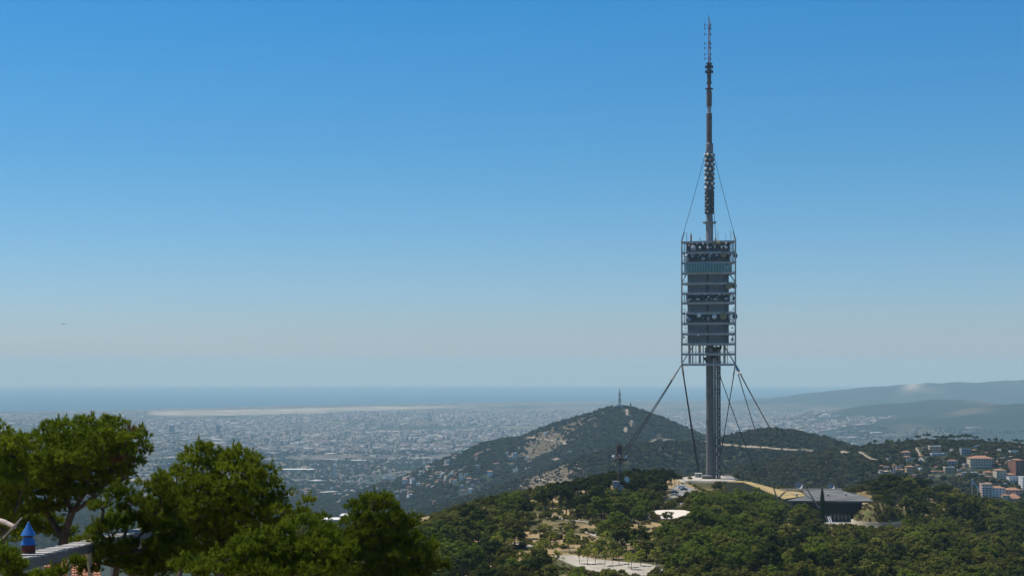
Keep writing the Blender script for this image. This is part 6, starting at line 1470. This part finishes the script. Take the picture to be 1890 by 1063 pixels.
# gull
p = P(117, 598.5, 240); t = thing('gull', 'bird gliding with outstretched wings in the sky at the left', 'bird', p, .2); t.rotation_euler = (0, .18, .25)
fm = mat('gull_grey', (.04,.042,.045), .8, .1, 5)
m_ = MB(); m_.lathe([(.01,-.28),(.05,-.2),(.085,-.02),(.07,.12),(.045,.2),(.04,.25),(.01,.31)], n=10, axis=(0,-1,.05)); m_.build('body', fm, t)
for s_ in (-1, 1):
    vs = []
    for x_, y0, y1, z_ in ((0,-.16,.16,.02),(.25,-.20,.10,.09),(.45,-.14,.08,.10),(.70,0,.08,.04)):
        vs += [(s_*x_, y0, z_+.008), (s_*x_, y1, z_+.008), (s_*x_, y0, z_-.008), (s_*x_, y1, z_-.008)]
    fs = []
    for i in range(3):
        a = i*4; b_ = a+4; fs += [(a,b_,b_+1,a+1), (a+2,a+3,b_+3,b_+2), (a,a+2,b_+2,b_), (a+1,b_+1,b_+3,a+3)]
    m_ = MB(); m_.add(vs, fs); m_.build('wing', fm, t)
m_ = MB(); m_.add([(-.04,.24,0),(.04,.24,0),(.09,.42,0),(-.09,.42,0),(-.04,.24,.015),(.04,.24,.015),(.09,.42,.015),(-.09,.42,.015)], [(3,2,1,0),(4,5,6,7),(0,1,5,4),(1,2,6,5),(2,3,7,6),(3,0,4,7)]); m_.build('tail', fm, t)

# grass tussocks and low bushes on the round mound, one mass
pts = []
for _ in range(420):
    a = random.uniform(0, 6.28); r = 12.3*math.sqrt(random.random()); z = np.interp(r, [0, 2, 4.2, 6.8, 9.4, 11.5, 12.9], [11.4, 11.2, 10.4, 8.6, 6.2, 3.6, 1.9]); pts.append((mc[0]+r*math.cos(a), mc[1]+r*math.sin(a), 430.0+z))
L_tuss = leaf_mat('tussock_grass', (.09,.10,.025), (.20,.14,.06), .3, .25)
scatter('mound_grass', pts, np.array([random.choice((.25,.35,.5,.9)) for _ in pts]), [random.uniform(0, 6) for _ in pts], [src('tussock_source', bush_mesh(60+k, L_tuss if k < 2 else L_oak, cl=7, lv=26)) for k in range(3)])
ex, ey = np.array([random.uniform(100, 185) for _ in range(2600)]), np.array([random.uniform(850, 985) for _ in range(2600)]); zp = [(p[0], p[1]) for p in zt]
dd_ = poly_dist(ex, ey, zp); ok_ = (dd_ > .8) & (dd_ < 9) & (ey < 962) & (poly_dist(ex, ey, ROAD) > 3) & (poly_dist(ex, ey, APRON) > 1.5); ex, ey = ex[ok_], ey[ok_]
scatter('embankment_shrubs', np.c_[ex, ey, height(ex, ey)], rng.uniform(.6, 1.4, len(ex)), rng.uniform(0, 6, len(ex)), [src('shrub_source', bush_mesh(80+k, L_oak if k else L_tuss)) for k in range(3)])

# parking lines on the road, and railings
line_m = mat('road_line_paint', (.62,.61,.57), .8, .1, 2)
for i in range(9):
    c = zpoly([(1252+i*3.4, 911+i*.9)], 442.704)[0]; m_ = MB(); m_.box((c[0], c[1], 442.706), (.15, 4.6, .004), -.5); o = m_.build('parking_line', line_m); tag(o, kind='structure')
def railing(lab, pts, z, hgt=1.1):
    t = thing('railing', lab, 'railing'); pr_ = zpoly(pts, z); m_ = MB()
    for a, b_ in zip(pr_[:-1], pr_[1:]):
        for hh in (hgt, hgt*.55): m_.tube((*a, z+hh), (*b_, z+hh), .05, n=5)
    m_.build('rail', steel, t)
    for a, b_ in zip(pr_[:-1], pr_[1:]):
        n = max(1, int(math.dist(a, b_)/2.4))
        for i in range(n): m_ = MB(); x, y = a[0]+(b_[0]-a[0])*i/n, a[1]+(b_[1]-a[1])*i/n; m_.tube((x, y, z), (x, y, z+hgt), .06, n=5); m_.build('rail_post', steel, t)
railing('thin steel railing along the outer edge of the terrace before the mound', [(1500,972.2),(1560,973),(1640,972.4),(1672,966.5)], 430.18)
railing('thin steel railing along the right end of the tower forecourt', [(1338,878),(1348,879.6),(1361,885.6),(1354,888.8)], 442.76)
